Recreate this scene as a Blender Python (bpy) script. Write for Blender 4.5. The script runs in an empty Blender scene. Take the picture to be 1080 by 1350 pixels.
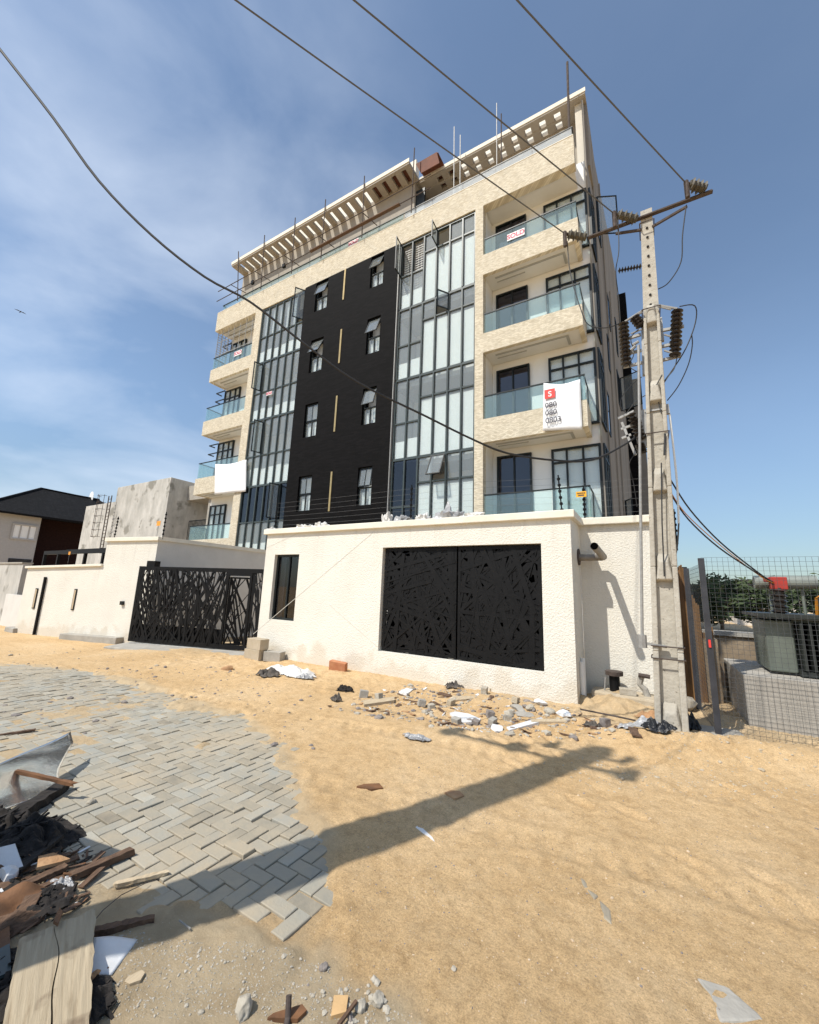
import bpy, bmesh, math, random
import numpy as np
from mathutils import Vector, Matrix, noise as mnoise
random.seed(7)
S = bpy.context.scene
COL = S.collection
PI = math.pi

# ------------------------------------------------------------------ camera, world, sun, exposure
F, PITCH, ROLL, YAW, EYE = 534.65, 0.191631817, 0.0362018764, -0.539343683, 1.6
_f = Vector((math.sin(YAW)*math.cos(PITCH), math.cos(YAW)*math.cos(PITCH), math.sin(PITCH)))
_r0 = Vector((math.cos(YAW), -math.sin(YAW), 0)); _u0 = _r0.cross(_f)
_r = _r0*math.cos(ROLL)+_u0*math.sin(ROLL); _u = -_r0*math.sin(ROLL)+_u0*math.cos(ROLL)
cam = bpy.data.cameras.new('camera'); camo = bpy.data.objects.new('camera', cam); COL.objects.link(camo)
camo.matrix_world = Matrix(((_r.x, _u.x, -_f.x, 0), (_r.y, _u.y, -_f.y, 0), (_r.z, _u.z, -_f.z, EYE), (0, 0, 0, 1)))
cam.sensor_fit = 'HORIZONTAL'; cam.sensor_width = 36; cam.lens = 36*F/1080
cam.clip_start = .05; cam.clip_end = 3000
S.camera = camo
SUN = Vector((-.44, -1, 1.5)).normalized()          # towards the sun
W = bpy.data.worlds.new('World'); S.world = W; W.use_nodes = True
nt = W.node_tree; nt.nodes.clear()
def wn(t, **k):
    n = nt.nodes.new(t)
    for a, b in k.items(): setattr(n, a, b)
    return n
sky = wn('ShaderNodeTexSky', sky_type='NISHITA', sun_disc=False)
sky.sun_elevation = math.asin(SUN.z); sky.sun_rotation = math.atan2(SUN.x, SUN.y)
sky.air_density = 1.0; sky.dust_density = .8; sky.ozone_density = 1.5
tc = wn('ShaderNodeTexCoord'); mp = wn('ShaderNodeMapping')
mp.inputs['Scale'].default_value = (1.0, 1.0, 2.0); mp.inputs['Rotation'].default_value = (.25, .5, .4)
nz = wn('ShaderNodeTexNoise'); nz.inputs['Scale'].default_value = 2.3; nz.inputs['Detail'].default_value = 9; nz.inputs['Roughness'].default_value = .52; nz.inputs['Distortion'].default_value = .25
rp = wn('ShaderNodeValToRGB'); rp.color_ramp.elements[0].position = .40; rp.color_ramp.elements[1].position = .74
rp.color_ramp.elements[0].color = (0, 0, 0, 1); rp.color_ramp.elements[1].color = (1, 1, 1, 1)
# thin cirrus thickest in the western part of the sky
sx = wn('ShaderNodeVectorMath', operation='DOT_PRODUCT'); sx.inputs[1].default_value = (-.93, .25, .0)
mr = wn('ShaderNodeMapRange'); mr.inputs['From Min'].default_value = .28; mr.inputs['From Max'].default_value = 1.0; mr.inputs['To Min'].default_value = .03; mr.inputs['To Max'].default_value = .85
mul = wn('ShaderNodeMath', operation='MULTIPLY'); mul.use_clamp = True
hs = wn('ShaderNodeHueSaturation'); hs.inputs['Saturation'].default_value = .88; hs.inputs['Value'].default_value = 1.0
tn = wn('ShaderNodeMixRGB', blend_type='MULTIPLY'); tn.inputs['Fac'].default_value = 1; tn.inputs['Color2'].default_value = (.91, 1.01, 1.05, 1)
mx = wn('ShaderNodeMixRGB'); mx.inputs['Color2'].default_value = (5.6, 6.2, 7.1, 1)
bg = wn('ShaderNodeBackground'); bg.inputs['Strength'].default_value = .14
out = wn('ShaderNodeOutputWorld')
L = nt.links.new
L(tc.outputs['Generated'], mp.inputs[0]); L(mp.outputs[0], nz.inputs['Vector']); L(nz.outputs['Fac'], rp.inputs[0])
L(tc.outputs['Generated'], sx.inputs[0]); L(sx.outputs['Value'], mr.inputs['Value'])
L(rp.outputs[0], mul.inputs[0]); L(mr.outputs[0], mul.inputs[1]); L(mul.outputs[0], mx.inputs['Fac'])
sz = wn('ShaderNodeSeparateXYZ'); zr = wn('ShaderNodeMapRange', interpolation_type='SMOOTHSTEP'); zr.inputs['From Min'].default_value = -.02; zr.inputs['From Max'].default_value = .42; zr.inputs['To Min'].default_value = .60; zr.inputs['To Max'].default_value = 1.0
zm = wn('ShaderNodeMixRGB', blend_type='MULTIPLY'); zm.inputs['Fac'].default_value = 1   # humid air: the band near the horizon is duller than a clear sky
L(tc.outputs['Generated'], sz.inputs[0]); L(sz.outputs['Z'], zr.inputs['Value']); L(sky.outputs[0], zm.inputs['Color1']); L(zr.outputs[0], zm.inputs['Color2']); L(zm.outputs[0], hs.inputs['Color']); L(hs.outputs[0], tn.inputs['Color1']); L(tn.outputs[0], mx.inputs['Color1']); L(mx.outputs[0], bg.inputs[0]); L(bg.outputs[0], out.inputs[0])
sl = bpy.data.lights.new('sun', 'SUN'); sl.energy = 4.2; sl.angle = math.radians(.53); sl.color = (1, .95, .86)
so = bpy.data.objects.new('sun', sl); COL.objects.link(so); so.rotation_euler = SUN.to_track_quat('Z', 'Y').to_euler(); so.location = (-10, -20, 40)
S.view_settings.view_transform = 'Standard'; S.view_settings.look = 'None'; S.view_settings.gamma = 1; S.view_settings.exposure = .24

# ------------------------------------------------------------------ measuring: a pixel of the photograph into a point of the place
EYEV = Vector((0, 0, EYE))
def ray(x, y): return _r*((x-540)/F) - _u*((y-675)/F) + _f
def atY(x, y, Y): d = ray(x, y); return EYEV + d*(Y/d.y)
def atX(x, y, X): d = ray(x, y); return EYEV + d*(X/d.x)
def atZ(x, y, z=0.): d = ray(x, y); return EYEV + d*((z-EYE)/d.z)
def atL(x, y, a, b):
    n = Vector((b[1]-a[1], a[0]-b[0], 0)); d = ray(x, y); return EYEV + d*((n.x*a[0]+n.y*a[1])/(n.x*d.x+n.y*d.y))

# ------------------------------------------------------------------ helpers: meshes, things, tags
class MB:
    def __init__(s): s.v = []; s.f = []; s.m = []; s.cm = 0
    def add(s, vs, fs):
        o = len(s.v); s.v += [tuple(v) for v in vs]; s.f += [tuple(i+o for i in f) for f in fs]; s.m += [s.cm]*len(fs); return s
    def box(s, x0, x1, y0, y1, z0, z1):
        x0, x1 = min(x0, x1), max(x0, x1); y0, y1 = min(y0, y1), max(y0, y1); z0, z1 = min(z0, z1), max(z0, z1)
        return s.add([(x0,y0,z0),(x1,y0,z0),(x1,y1,z0),(x0,y1,z0),(x0,y0,z1),(x1,y0,z1),(x1,y1,z1),(x0,y1,z1)],
              [(0,3,2,1),(4,5,6,7),(0,1,5,4),(1,2,6,5),(2,3,7,6),(3,0,4,7)])
    def obox(s, c, ax, ay, az):      # centre and three half-axis vectors
        c, ax, ay, az = map(Vector, (c, ax, ay, az))
        if ax.cross(ay).dot(az) < 0: ax = -ax
        p = [c-ax-ay-az, c+ax-ay-az, c+ax+ay-az, c-ax+ay-az, c-ax-ay+az, c+ax-ay+az, c+ax+ay+az, c-ax+ay+az]
        return s.add(p, [(0,3,2,1),(4,5,6,7),(0,1,5,4),(1,2,6,5),(2,3,7,6),(3,0,4,7)])
    def bar(s, a, b, w, t=None, side=(0,0,1)):
        a, b = Vector(a), Vector(b); d = b-a; t = t or w
        u = d.cross(Vector(side))
        if u.length < 1e-6: u = d.cross(Vector((1,0,0)))
        u.normalize(); v = d.cross(u).normalized()
        return s.obox((a+b)/2, d/2, u*w/2, v*t/2)
    def tube(s, pts, r, n=8, cap=True):
        pts = [Vector(p) for p in pts]; rs = r if isinstance(r, (list, tuple)) else [r]*len(pts)
        o = len(s.v); prev = None; vs = []
        for i, p in enumerate(pts):
            d = (pts[min(i+1, len(pts)-1)]-pts[max(i-1, 0)])
            d = d.normalized() if d.length > 1e-9 else Vector((0,0,1))
            u = prev - d*prev.dot(d) if prev else d.orthogonal()
            if u.length < 1e-6: u = d.orthogonal()
            u.normalize(); prev = u; w = d.cross(u)
            vs += [p+(u*math.cos(2*PI*k/n)+w*math.sin(2*PI*k/n))*rs[i] for k in range(n)]
        fs = []
        for i in range(len(pts)-1):
            for k in range(n): fs.append((i*n+k, i*n+(k+1)%n, (i+1)*n+(k+1)%n, (i+1)*n+k))
        if cap: fs += [tuple(range(n-1, -1, -1)), tuple((len(pts)-1)*n+k for k in range(n))]
        return s.add(vs, fs)
    def prism(s, poly, a, b):        # polygon of 3D points, extruded by vector from a to b offsets
        a, b = Vector(a), Vector(b); n = len(poly); poly = [Vector(p) for p in poly]
        vs = [p+a for p in poly]+[p+b for p in poly]
        nrm = Vector((0,0,0))
        for i in range(n): nrm += poly[i].cross(poly[(i+1) % n])
        fs = [tuple(range(n)), tuple(range(2*n-1, n-1, -1))]+[(i, i+n, (i+1) % n+n, (i+1) % n) for i in range(n)]
        if nrm.dot(b-a) > 0: fs = [tuple(reversed(f)) for f in fs]
        return s.add(vs, fs)
    def build(s, name, mats, parent=None, smooth=False, bevel=0, loc=None):
        me = bpy.data.meshes.new(name); v = s.v
        if loc is None and parent is None and v:
            xs = [p[0] for p in v]; ys = [p[1] for p in v]; zs = [p[2] for p in v]
            loc = ((min(xs)+max(xs))/2, (min(ys)+max(ys))/2, min(zs))
        lo = Vector(loc) if loc is not None else Vector(parent.matrix_world.translation if parent is None else ORG.get(parent.name, (0,0,0)))
        me.from_pydata([(p[0]-lo.x, p[1]-lo.y, p[2]-lo.z) for p in v], [], s.f)
        for m in (mats if isinstance(mats, (list, tuple)) else [mats]): me.materials.append(m)
        if isinstance(mats, (list, tuple)): me.polygons.foreach_set('material_index', s.m)
        if smooth: me.polygons.foreach_set('use_smooth', [True]*len(me.polygons))
        me.update()
        o = bpy.data.objects.new(name, me); COL.objects.link(o)
        if parent is not None:
            o.parent = parent; ORG[o.name] = tuple(lo)
            o.location = lo - Vector(ORG.get(parent.name, (0,0,0)))
        else:
            o.location = lo; ORG[o.name] = tuple(lo)
        if bevel:
            b = o.modifiers.new('bevel', 'BEVEL'); b.width = bevel; b.segments = 2; b.limit_method = 'ANGLE'
        return o
ORG = {}
def tag(o, label=None, cat=None, group=None, kind=None):
    if label: o['label'] = label
    if cat: o['category'] = cat
    if group: o['group'] = group
    if kind: o['kind'] = kind
    return o
def thing(name, loc, label, cat, group=None):
    o = bpy.data.objects.new(name, None); COL.objects.link(o); o.location = loc; o.empty_display_size = .2
    ORG[o.name] = tuple(loc); return tag(o, label, cat, group)
def bx(*a): return MB().box(*a)
def text(parent, name, s, size, loc, rot, mat, bold=0.0, align='CENTER', thick=.003):
    c = bpy.data.curves.new(name, 'FONT'); c.body = s; c.size = size; c.align_x = align; c.align_y = 'CENTER'; c.extrude = thick; c.offset = bold
    t = bpy.data.objects.new(name, c); COL.objects.link(t); bpy.context.view_layer.update()
    me = bpy.data.meshes.new_from_object(t.evaluated_get(bpy.context.evaluated_depsgraph_get()))
    bpy.data.objects.remove(t); me.materials.clear(); me.materials.append(mat)
    o = bpy.data.objects.new(name, me); COL.objects.link(o); o.parent = parent
    o.location = Vector(loc)-Vector(ORG[parent.name]); o.rotation_euler = rot; ORG[o.name] = tuple(loc); return o

# ------------------------------------------------------------------ materials
def mat(name, base, rough=.8, metal=0., var=.0, vscale=6., bump=0., bscale=40., spec=.5, alt=None, bdist=.02, detail=6, stretch=None, speck=None):
    m = bpy.data.materials.new(name); m.use_nodes = True; n = m.node_tree.nodes; l = m.node_tree.links.new
    p = n['Principled BSDF']; p.inputs['Roughness'].default_value = rough; p.inputs['Metallic'].default_value = metal
    p.inputs['Specular IOR Level'].default_value = spec
    base = tuple(base)+(1,); p.inputs['Base Color'].default_value = base
    c = n.new('ShaderNodeTexCoord'); vec = c.outputs['Object']
    if stretch:
        mpp = n.new('ShaderNodeMapping'); mpp.inputs['Scale'].default_value = stretch; l(vec, mpp.inputs[0]); vec = mpp.outputs[0]
    if var or alt:
        t = n.new('ShaderNodeTexNoise'); t.inputs['Scale'].default_value = vscale; t.inputs['Detail'].default_value = detail; t.inputs['Roughness'].default_value = .65
        l(vec, t.inputs['Vector'])
        r = n.new('ShaderNodeValToRGB'); r.color_ramp.elements[0].position = .32; r.color_ramp.elements[1].position = .68
        a2 = tuple(alt)+(1,) if alt else tuple(min(1, b*(1+var)) for b in base[:3])+(1,)
        a1 = base if alt else tuple(b*(1-var) for b in base[:3])+(1,)
        r.color_ramp.elements[0].color = a1; r.color_ramp.elements[1].color = a2
        l(t.outputs['Fac'], r.inputs[0]); last = r.outputs[0]
        if speck:
            t2 = n.new('ShaderNodeTexNoise'); t2.inputs['Scale'].default_value = speck[1]; t2.inputs['Detail'].default_value = 3
            l(c.outputs['Object'], t2.inputs['Vector'])
            r2 = n.new('ShaderNodeValToRGB'); r2.color_ramp.elements[0].position = speck[2]; r2.color_ramp.elements[1].position = speck[2]+.08
            l(t2.outputs['Fac'], r2.inputs[0])
            x = n.new('ShaderNodeMixRGB'); x.inputs['Color2'].default_value = tuple(speck[0])+(1,); l(r2.outputs[0], x.inputs['Fac']); l(last, x.inputs['Color1']); last = x.outputs[0]
        l(last, p.inputs['Base Color'])
    if bump:
        t = n.new('ShaderNodeTexNoise'); t.inputs['Scale'].default_value = bscale; t.inputs['Detail'].default_value = 5
        l(vec, t.inputs['Vector']); b = n.new('ShaderNodeBump'); b.inputs['Strength'].default_value = bump; b.inputs['Distance'].default_value = bdist
        l(t.outputs['Fac'], b.inputs['Height']); l(b.outputs[0], p.inputs['Normal'])
    return m
def boardmat():
    m = bpy.data.materials.new('weathered board'); m.use_nodes = True; n = m.node_tree.nodes; l = m.node_tree.links.new; p = n['Principled BSDF']; p.inputs['Roughness'].default_value = .9; p.inputs['Specular IOR Level'].default_value = .2
    c = n.new('ShaderNodeTexCoord'); k = n.new('ShaderNodeMapping'); k.vector_type = 'TEXTURE'; k.inputs['Rotation'].default_value = (0,0,math.radians(158)); k.inputs['Scale'].default_value = (1,.055,.1); l(c.outputs['Object'], k.inputs[0])
    t = n.new('ShaderNodeTexNoise'); t.inputs['Scale'].default_value = 3.2; t.inputs['Detail'].default_value = 10; t.inputs['Roughness'].default_value = .62; t.inputs['Distortion'].default_value = .35; l(k.outputs[0], t.inputs['Vector'])
    r = n.new('ShaderNodeValToRGB'); e = r.color_ramp.elements; e[0].position = .3; e[0].color = (.25,.19,.12,1); e[1].position = .7; e[1].color = (.44,.365,.255,1); e.new(.45).color = (.37,.30,.205,1); l(t.outputs['Fac'], r.inputs[0])
    t2 = n.new('ShaderNodeTexNoise'); t2.inputs['Scale'].default_value = 7; t2.inputs['Detail'].default_value = 8; l(c.outputs['Object'], t2.inputs['Vector'])
    r2 = n.new('ShaderNodeValToRGB'); r2.color_ramp.elements[0].position = .60; r2.color_ramp.elements[1].position = .72; l(t2.outputs['Fac'], r2.inputs[0])
    x = n.new('ShaderNodeMixRGB'); x.inputs['Color2'].default_value = (.2,.15,.1,1); l(r2.outputs[0], x.inputs['Fac']); l(r.outputs[0], x.inputs['Color1']); l(x.outputs[0], p.inputs['Base Color'])
    b = n.new('ShaderNodeBump'); b.inputs['Strength'].default_value = .8; b.inputs['Distance'].default_value = .006; l(t.outputs['Fac'], b.inputs['Height']); l(b.outputs[0], p.inputs['Normal']); return m
def brickmat(name, c1, c2, mortar, bw, bh, off=.5, ms=.06, bump=.6, rough=.85, var=.5, bdist=.01, axis='XZ', noise=.35, spec=.4):
    m = bpy.data.materials.new(name); m.use_nodes = True; n = m.node_tree.nodes; l = m.node_tree.links.new
    p = n['Principled BSDF']; p.inputs['Roughness'].default_value = rough; p.inputs['Specular IOR Level'].default_value = spec
    c = n.new('ShaderNodeTexCoord'); sp = n.new('ShaderNodeSeparateXYZ'); l(c.outputs['Object'], sp.inputs[0])
    ad = n.new('ShaderNodeMath'); ad.operation = 'ADD'; l(sp.outputs['X'], ad.inputs[0]); l(sp.outputs['Y'], ad.inputs[1])
    cb = n.new('ShaderNodeCombineXYZ'); l(ad.outputs[0], cb.inputs['X']); l(sp.outputs['Z'], cb.inputs['Y'])
    b = n.new('ShaderNodeTexBrick'); b.inputs['Scale'].default_value = 1; b.inputs['Brick Width'].default_value = bw; b.inputs['Row Height'].default_value = bh
    b.inputs['Mortar Size'].default_value = ms*bh; b.inputs['Color1'].default_value = tuple(c1)+(1,); b.inputs['Color2'].default_value = tuple(c2)+(1,); b.inputs['Mortar'].default_value = tuple(mortar)+(1,)
    b.offset = off; b.inputs['Bias'].default_value = 0; l(cb.outputs[0], b.inputs['Vector'])
    t = n.new('ShaderNodeTexNoise'); t.inputs['Scale'].default_value = 2.2; t.inputs['Detail'].default_value = 8; l(c.outputs['Object'], t.inputs['Vector'])
    mr_ = n.new('ShaderNodeMapRange'); mr_.inputs['From Min'].default_value = .3; mr_.inputs['From Max'].default_value = .7; mr_.inputs['To Min'].default_value = 1-noise; mr_.inputs['To Max'].default_value = 1+noise*.4
    l(t.outputs['Fac'], mr_.inputs['Value'])
    mm = n.new('ShaderNodeMixRGB'); mm.blend_type = 'MULTIPLY'; mm.inputs['Fac'].default_value = var; l(b.outputs['Color'], mm.inputs['Color1']); l(mr_.outputs[0], mm.inputs['Color2']); l(mm.outputs[0], p.inputs['Base Color'])
    # split faces: every strip stands out by its own amount
    vo = n.new('ShaderNodeTexNoise'); vo.inputs['Scale'].default_value = 30; vo.inputs['Detail'].default_value = 4; l(c.outputs['Object'], vo.inputs['Vector'])
    bwn = n.new('ShaderNodeRGBToBW'); l(b.outputs['Color'], bwn.inputs[0])
    a2 = n.new('ShaderNodeMath'); a2.operation = 'MULTIPLY_ADD'; l(bwn.outputs[0], a2.inputs[0]); a2.inputs[1].default_value = 1.2/max(.03, sum(c1)/3); l(vo.outputs['Fac'], a2.inputs[2])
    bm = n.new('ShaderNodeBump'); bm.inputs['Strength'].default_value = bump; bm.inputs['Distance'].default_value = bdist; l(a2.outputs[0], bm.inputs['Height']); l(bm.outputs[0], p.inputs['Normal'])
    return m
def glassmat(name, tint, refl=1.0, rough=.01, ior=1.5, body=None, bodyfac=0.):
    m = bpy.data.materials.new(name); m.use_nodes = True; n = m.node_tree.nodes; l = m.node_tree.links.new
    n.remove(n['Principled BSDF']); o = n['Material Output']
    t = n.new('ShaderNodeBsdfTransparent'); t.inputs[0].default_value = tuple(tint)+(1,)
    g = n.new('ShaderNodeBsdfGlossy'); g.inputs['Roughness'].default_value = rough; g.inputs[0].default_value = (refl, refl, refl, 1)
    fr = n.new('ShaderNodeFresnel'); ge = n.new('ShaderNodeNewGeometry'); mi = n.new('ShaderNodeMapRange')   # thin pane: the same reflectance on both faces
    mi.inputs['To Min'].default_value = ior; mi.inputs['To Max'].default_value = 1/ior; l(ge.outputs['Backfacing'], mi.inputs['Value']); l(mi.outputs[0], fr.inputs['IOR'])
    x = n.new('ShaderNodeMixShader'); l(fr.outputs[0], x.inputs[0]); src = t.outputs[0]
    if body:
        d = n.new('ShaderNodeBsdfDiffuse'); d.inputs[0].default_value = tuple(body)+(1,); y = n.new('ShaderNodeMixShader'); y.inputs[0].default_value = bodyfac
        l(t.outputs[0], y.inputs[1]); l(d.outputs[0], y.inputs[2]); src = y.outputs[0]
    l(src, x.inputs[1]); l(g.outputs[0], x.inputs[2]); l(x.outputs[0], o.inputs[0]); return m
M = {}
M['stone'] = brickmat('cream split stone', (.60,.525,.385), (.86,.79,.64), (.42,.36,.26), .105, .035, ms=.10, noise=.22, bump=.8, bdist=.012)
M['black_stone'] = brickmat('black split stone', (.0022,.002,.0022), (.0062,.0055,.006), (.001,.001,.001), .3, .06, rough=.8, noise=.4, spec=.12)
M['stucco'] = mat('white textured stucco', (.73,.705,.64), .9, var=.05, vscale=1.3, bump=.8, bscale=38, bdist=.026, spec=.2)
def stuccomat():
    m = mat('white textured stucco', (.73,.70,.625), .9, var=.05, vscale=1.3, bump=.6, bscale=38, bdist=.024, spec=.2); n = m.node_tree.nodes; l = m.node_tree.links.new; p = n['Principled BSDF']
    src = p.inputs['Base Color'].links[0].from_socket; c = n.new('ShaderNodeTexCoord'); sp = n.new('ShaderNodeSeparateXYZ'); l(c.outputs['Object'], sp.inputs[0])
    def noi(sc, st=None, d=6):
        t = n.new('ShaderNodeTexNoise'); t.inputs['Scale'].default_value = sc; t.inputs['Detail'].default_value = d; k = n.new('ShaderNodeMapping'); k.inputs['Scale'].default_value = st or (1,1,1); l(c.outputs['Object'], k.inputs[0]); l(k.outputs[0], t.inputs['Vector']); return t.outputs['Fac']
    def mth(op, a, b):
        x = n.new('ShaderNodeMath'); x.operation = op; x.use_clamp = op == 'MULTIPLY'
        for i, q in enumerate((a, b)): (l(q, x.inputs[i]) if not isinstance(q, float) else setattr(x.inputs[i], 'default_value', q))
        return x.outputs[0]
    def mrg(v, a, b, c_, d):
        x = n.new('ShaderNodeMapRange'); x.inputs['From Min'].default_value = a; x.inputs['From Max'].default_value = b; x.inputs['To Min'].default_value = c_; x.inputs['To Max'].default_value = d; l(v, x.inputs['Value']); return x.outputs[0]
    z = sp.outputs['Z']
    splash = mth('MULTIPLY', mrg(mth('SUBTRACT', z, mth('MULTIPLY', mrg(noi(3.5), .3, .75, 0, 1), .55)), -.1, .12, 1, 0), .30)
    drip = mth('MULTIPLY', mth('MULTIPLY', mrg(noi(1.0, (9,9,.5)), .52, .75, 0, 1), mrg(z, 1.2, 2.8, 0, 1)), .32)
    patch = mth('MULTIPLY', mrg(noi(.9, None, 9), .5, .72, 0, 1), .16)
    def mixc(f, a, col):
        x = n.new('ShaderNodeMixRGB'); l(f, x.inputs['Fac']); l(a, x.inputs['Color1']); x.inputs['Color2'].default_value = col+(1,); return x.outputs[0]
    o = mixc(splash, src, (.45,.34,.21)); o = mixc(drip, o, (.42,.39,.33)); o = mixc(patch, o, (.58,.54,.45)); l(o, p.inputs['Base Color']); return m
M['stucco'] = stuccomat(); M['groove'] = mat('filled groove', (.60,.575,.51), .9, var=.1)
M['stucco_grey'] = mat('smooth pale render', (.62,.60,.56), .9, var=.06, vscale=2., bump=.25, bscale=30)
M['canopy'] = mat('shaded canopy render', (.36,.325,.275), .9, var=.08, vscale=1.5, bump=.2, bscale=25, spec=.2)  # cream render darkened: the canopy's shade is put into the colour
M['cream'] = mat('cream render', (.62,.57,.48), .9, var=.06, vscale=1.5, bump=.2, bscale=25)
M['coping'] = mat('cream coping paint', (.76,.71,.60), .8, var=.08, vscale=2.5, bump=.25, bscale=18)
M['side'] = mat('shade darkened side render', (.215,.195,.17), .95, alt=(.30,.275,.24), vscale=1.2, bump=.3, bscale=20, stretch=(1,1,.25))  # flank colour lowered so that it carries the shade of the sunless side
M['white'] = mat('white wall paint', (.80,.80,.78), .7, var=.03, vscale=2.)
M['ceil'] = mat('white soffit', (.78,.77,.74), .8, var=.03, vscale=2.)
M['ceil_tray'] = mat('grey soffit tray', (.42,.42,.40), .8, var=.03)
M['room'] = mat('room wall', (.70,.70,.69), .9, var=.05, vscale=.7)
M['blind'] = mat('white blind', (.86,.87,.86), .8, var=.03, vscale=3., bump=.1, bscale=3)
M['alu'] = mat('dark aluminium', (.012,.016,.017), .45, metal=.0, var=.15, spec=.3)
M['alu_green'] = mat('grey green aluminium', (.05,.065,.066), .4, var=.15, spec=.35)
M['black'] = mat('black painted steel', (.006,.006,.0065), .55, var=.3, vscale=9., bump=.05, spec=.2)
M['void'] = mat('unlit hollow black', (.002,.002,.002), 1., spec=0.)  # black that paints the darkness of unlit hollows
M['brass'] = mat('brass strip', (.45,.33,.15), .35, metal=.6, var=.15)
M['pane'] = glassmat('window glass', (.93,.955,.95), ior=1.52, body=(.62,.66,.65), bodyfac=.13)
M['pane_dark'] = glassmat('violet tinted window glass', (.34,.35,.42), ior=1.6)
M['rail'] = glassmat('sea green balustrade glass', (.85,.93,.92), ior=1.5, body=(.45,.60,.60), bodyfac=.08)
M['film'] = glassmat('film covered balustrade glass', (.80,.84,.85), ior=1.5, body=(.8,.82,.82), bodyfac=.30)
M['conc'] = mat('pole concrete', (.37,.34,.285), .95, alt=(.48,.45,.385), vscale=3.5, bump=.5, bscale=22, bdist=.02, speck=((.22,.2,.165), 26, .64))
M['conc_grey'] = mat('grey concrete', (.29,.27,.235), .95, alt=(.40,.375,.33), vscale=4, bump=.4, bscale=30)
M['plinth'] = mat('smooth plinth concrete', (.36,.335,.295), .9, var=.1, vscale=3, bump=.15, bscale=30)
M['stained'] = mat('rain stained concrete', (.56,.54,.50), .95, alt=(.33,.32,.29), vscale=1.3, bump=.3, bscale=12, stretch=(1.2,1.2,.5), detail=15, speck=((.24,.23,.2), 1.1, .58))
M['steel'] = mat('galvanised steel', (.33,.325,.31), .55, metal=.35, var=.2, vscale=20)
M['arm'] = mat('dull steel pipe', (.20,.175,.145), .6, metal=.1, alt=(.30,.27,.23), vscale=14)
M['rust_steel'] = mat('rusty steel', (.045,.03,.024), .9, metal=.0, alt=(.10,.08,.07), vscale=14, bump=.2)
M['porc'] = mat('brown glazed porcelain', (.03,.024,.021), .3, var=.4, vscale=9)
M['porc_green'] = mat('dusty porcelain', (.10,.088,.062), .55, var=.35, vscale=12)
M['wire_thin'] = mat('dull fence wire', (.16,.16,.16), .6)
M['wire'] = mat('black cable', (.015,.015,.016), .6)
M['wire_grey'] = mat('weathered conductor', (.10,.10,.10), .6)
M['wire_white'] = mat('white insulated cable', (.80,.84,.86), .5)
M['fence'] = mat('dark grey fence paint', (.035,.037,.045), .5, var=.3)
M['meshw'] = mat('welded mesh wire', (.07,.075,.08), .6, metal=.2)
M['tank'] = mat('grey green transformer paint', (.135,.155,.13), .5, var=.15, vscale=4)
M['tank_dark'] = mat('dark radiator fin', (.02,.024,.022), .5, var=.2)
M['cons'] = mat('pale conservator paint', (.21,.23,.205), .45, var=.1)
M['red'] = mat('red rubber cover', (.36,.03,.02), .55, var=.2)
M['blue'] = mat('blue plastic', (.03,.06,.35), .5, var=.2)
M['yellow'] = mat('yellow warning sign', (.85,.42,.01), .5, var=.05)
M['orange'] = mat('orange plastic', (.75,.3,.03), .6, var=.1)
M['redpaint'] = mat('red print', (.72,.05,.04), .6)
M['pink'] = mat('red sign lettering', (.50,.03,.09), .6)
M['ink'] = mat('dark print', (.05,.045,.06), .6)
M['sign'] = mat('white sign board', (.82,.81,.8), .6, var=.03)
M['banner'] = mat('white banner cloth', (.86,.87,.88), .7, var=.04, vscale=3, bump=.15, bscale=9)
M['roof'] = brickmat('black tile roof', (.006,.0055,.006), (.013,.012,.013), (.002,.002,.002), .45, .16, ms=.14, rough=.8, noise=.4, spec=.2, bump=.8, bdist=.05)
M['roof_plain'] = mat('black roof tile', (.009,.0085,.0095), .85, var=.5, vscale=1.2, bump=.5, bscale=6, spec=.12)
M['house'] = mat('pale house paint', (.42,.41,.40), .9, var=.06)
M['maroon'] = mat('maroon cladding', (.022,.010,.009), .9, var=.3, spec=.15)
M['brownwall'] = mat('weathered brown wall', (.20,.15,.10), .95, alt=(.33,.26,.18), vscale=2.5, bump=.5, bscale=14)
M['rustsheet'] = mat('rusted roofing sheet', (.10,.05,.025), .85, alt=(.27,.15,.055), vscale=2.0, bump=.3, bscale=10, stretch=(1,1,.4))
M['wood'] = mat('weathered pale timber', (.40,.31,.20), .9, alt=(.55,.45,.31), vscale=5, bump=.5, bscale=14, stretch=(9,1.2,9), bdist=.012)
M['wood_brown'] = mat('brown scrap timber', (.075,.042,.026), .9, alt=(.17,.10,.06), vscale=6, bump=.5, bscale=18, stretch=(8,2,8))
M['char'] = mat('charred wood', (.006,.005,.005), .95, alt=(.03,.024,.02), vscale=9, bump=.8, bscale=22)
M['rustwood'] = mat('orange brown laminate', (.22,.10,.04), .8, alt=(.08,.04,.02), vscale=5, bump=.4, bscale=18)
M['ply'] = mat('fresh plywood', (.56,.36,.17), .8, var=.12, vscale=6, bump=.2)
M['form'] = mat('red brown formwork plywood', (.13,.042,.02), .8, var=.25, vscale=2)  # red brown darkened to hold the shade of the down-facing panel
M['whitebrd'] = mat('chipped white board', (.76,.77,.78), .45, alt=(.62,.62,.62), vscale=5, bump=.1)
M['tin'] = mat('bent zinc sheet', (.78,.79,.80), .22, metal=.95, var=.12, vscale=3, bump=.25, bscale=3.5, bdist=.05)
M['grit'] = mat('sand coloured grit', (.42,.30,.18), .95, alt=(.62,.5,.36), vscale=20)
M['rock'] = mat('pale broken stone', (.34,.30,.235), .95, alt=(.46,.42,.35), vscale=9, bump=.6, bscale=24)
M['rock_dark'] = mat('dark broken stone', (.16,.14,.13), .95, alt=(.3,.26,.23), vscale=10, bump=.6, bscale=24)
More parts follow.
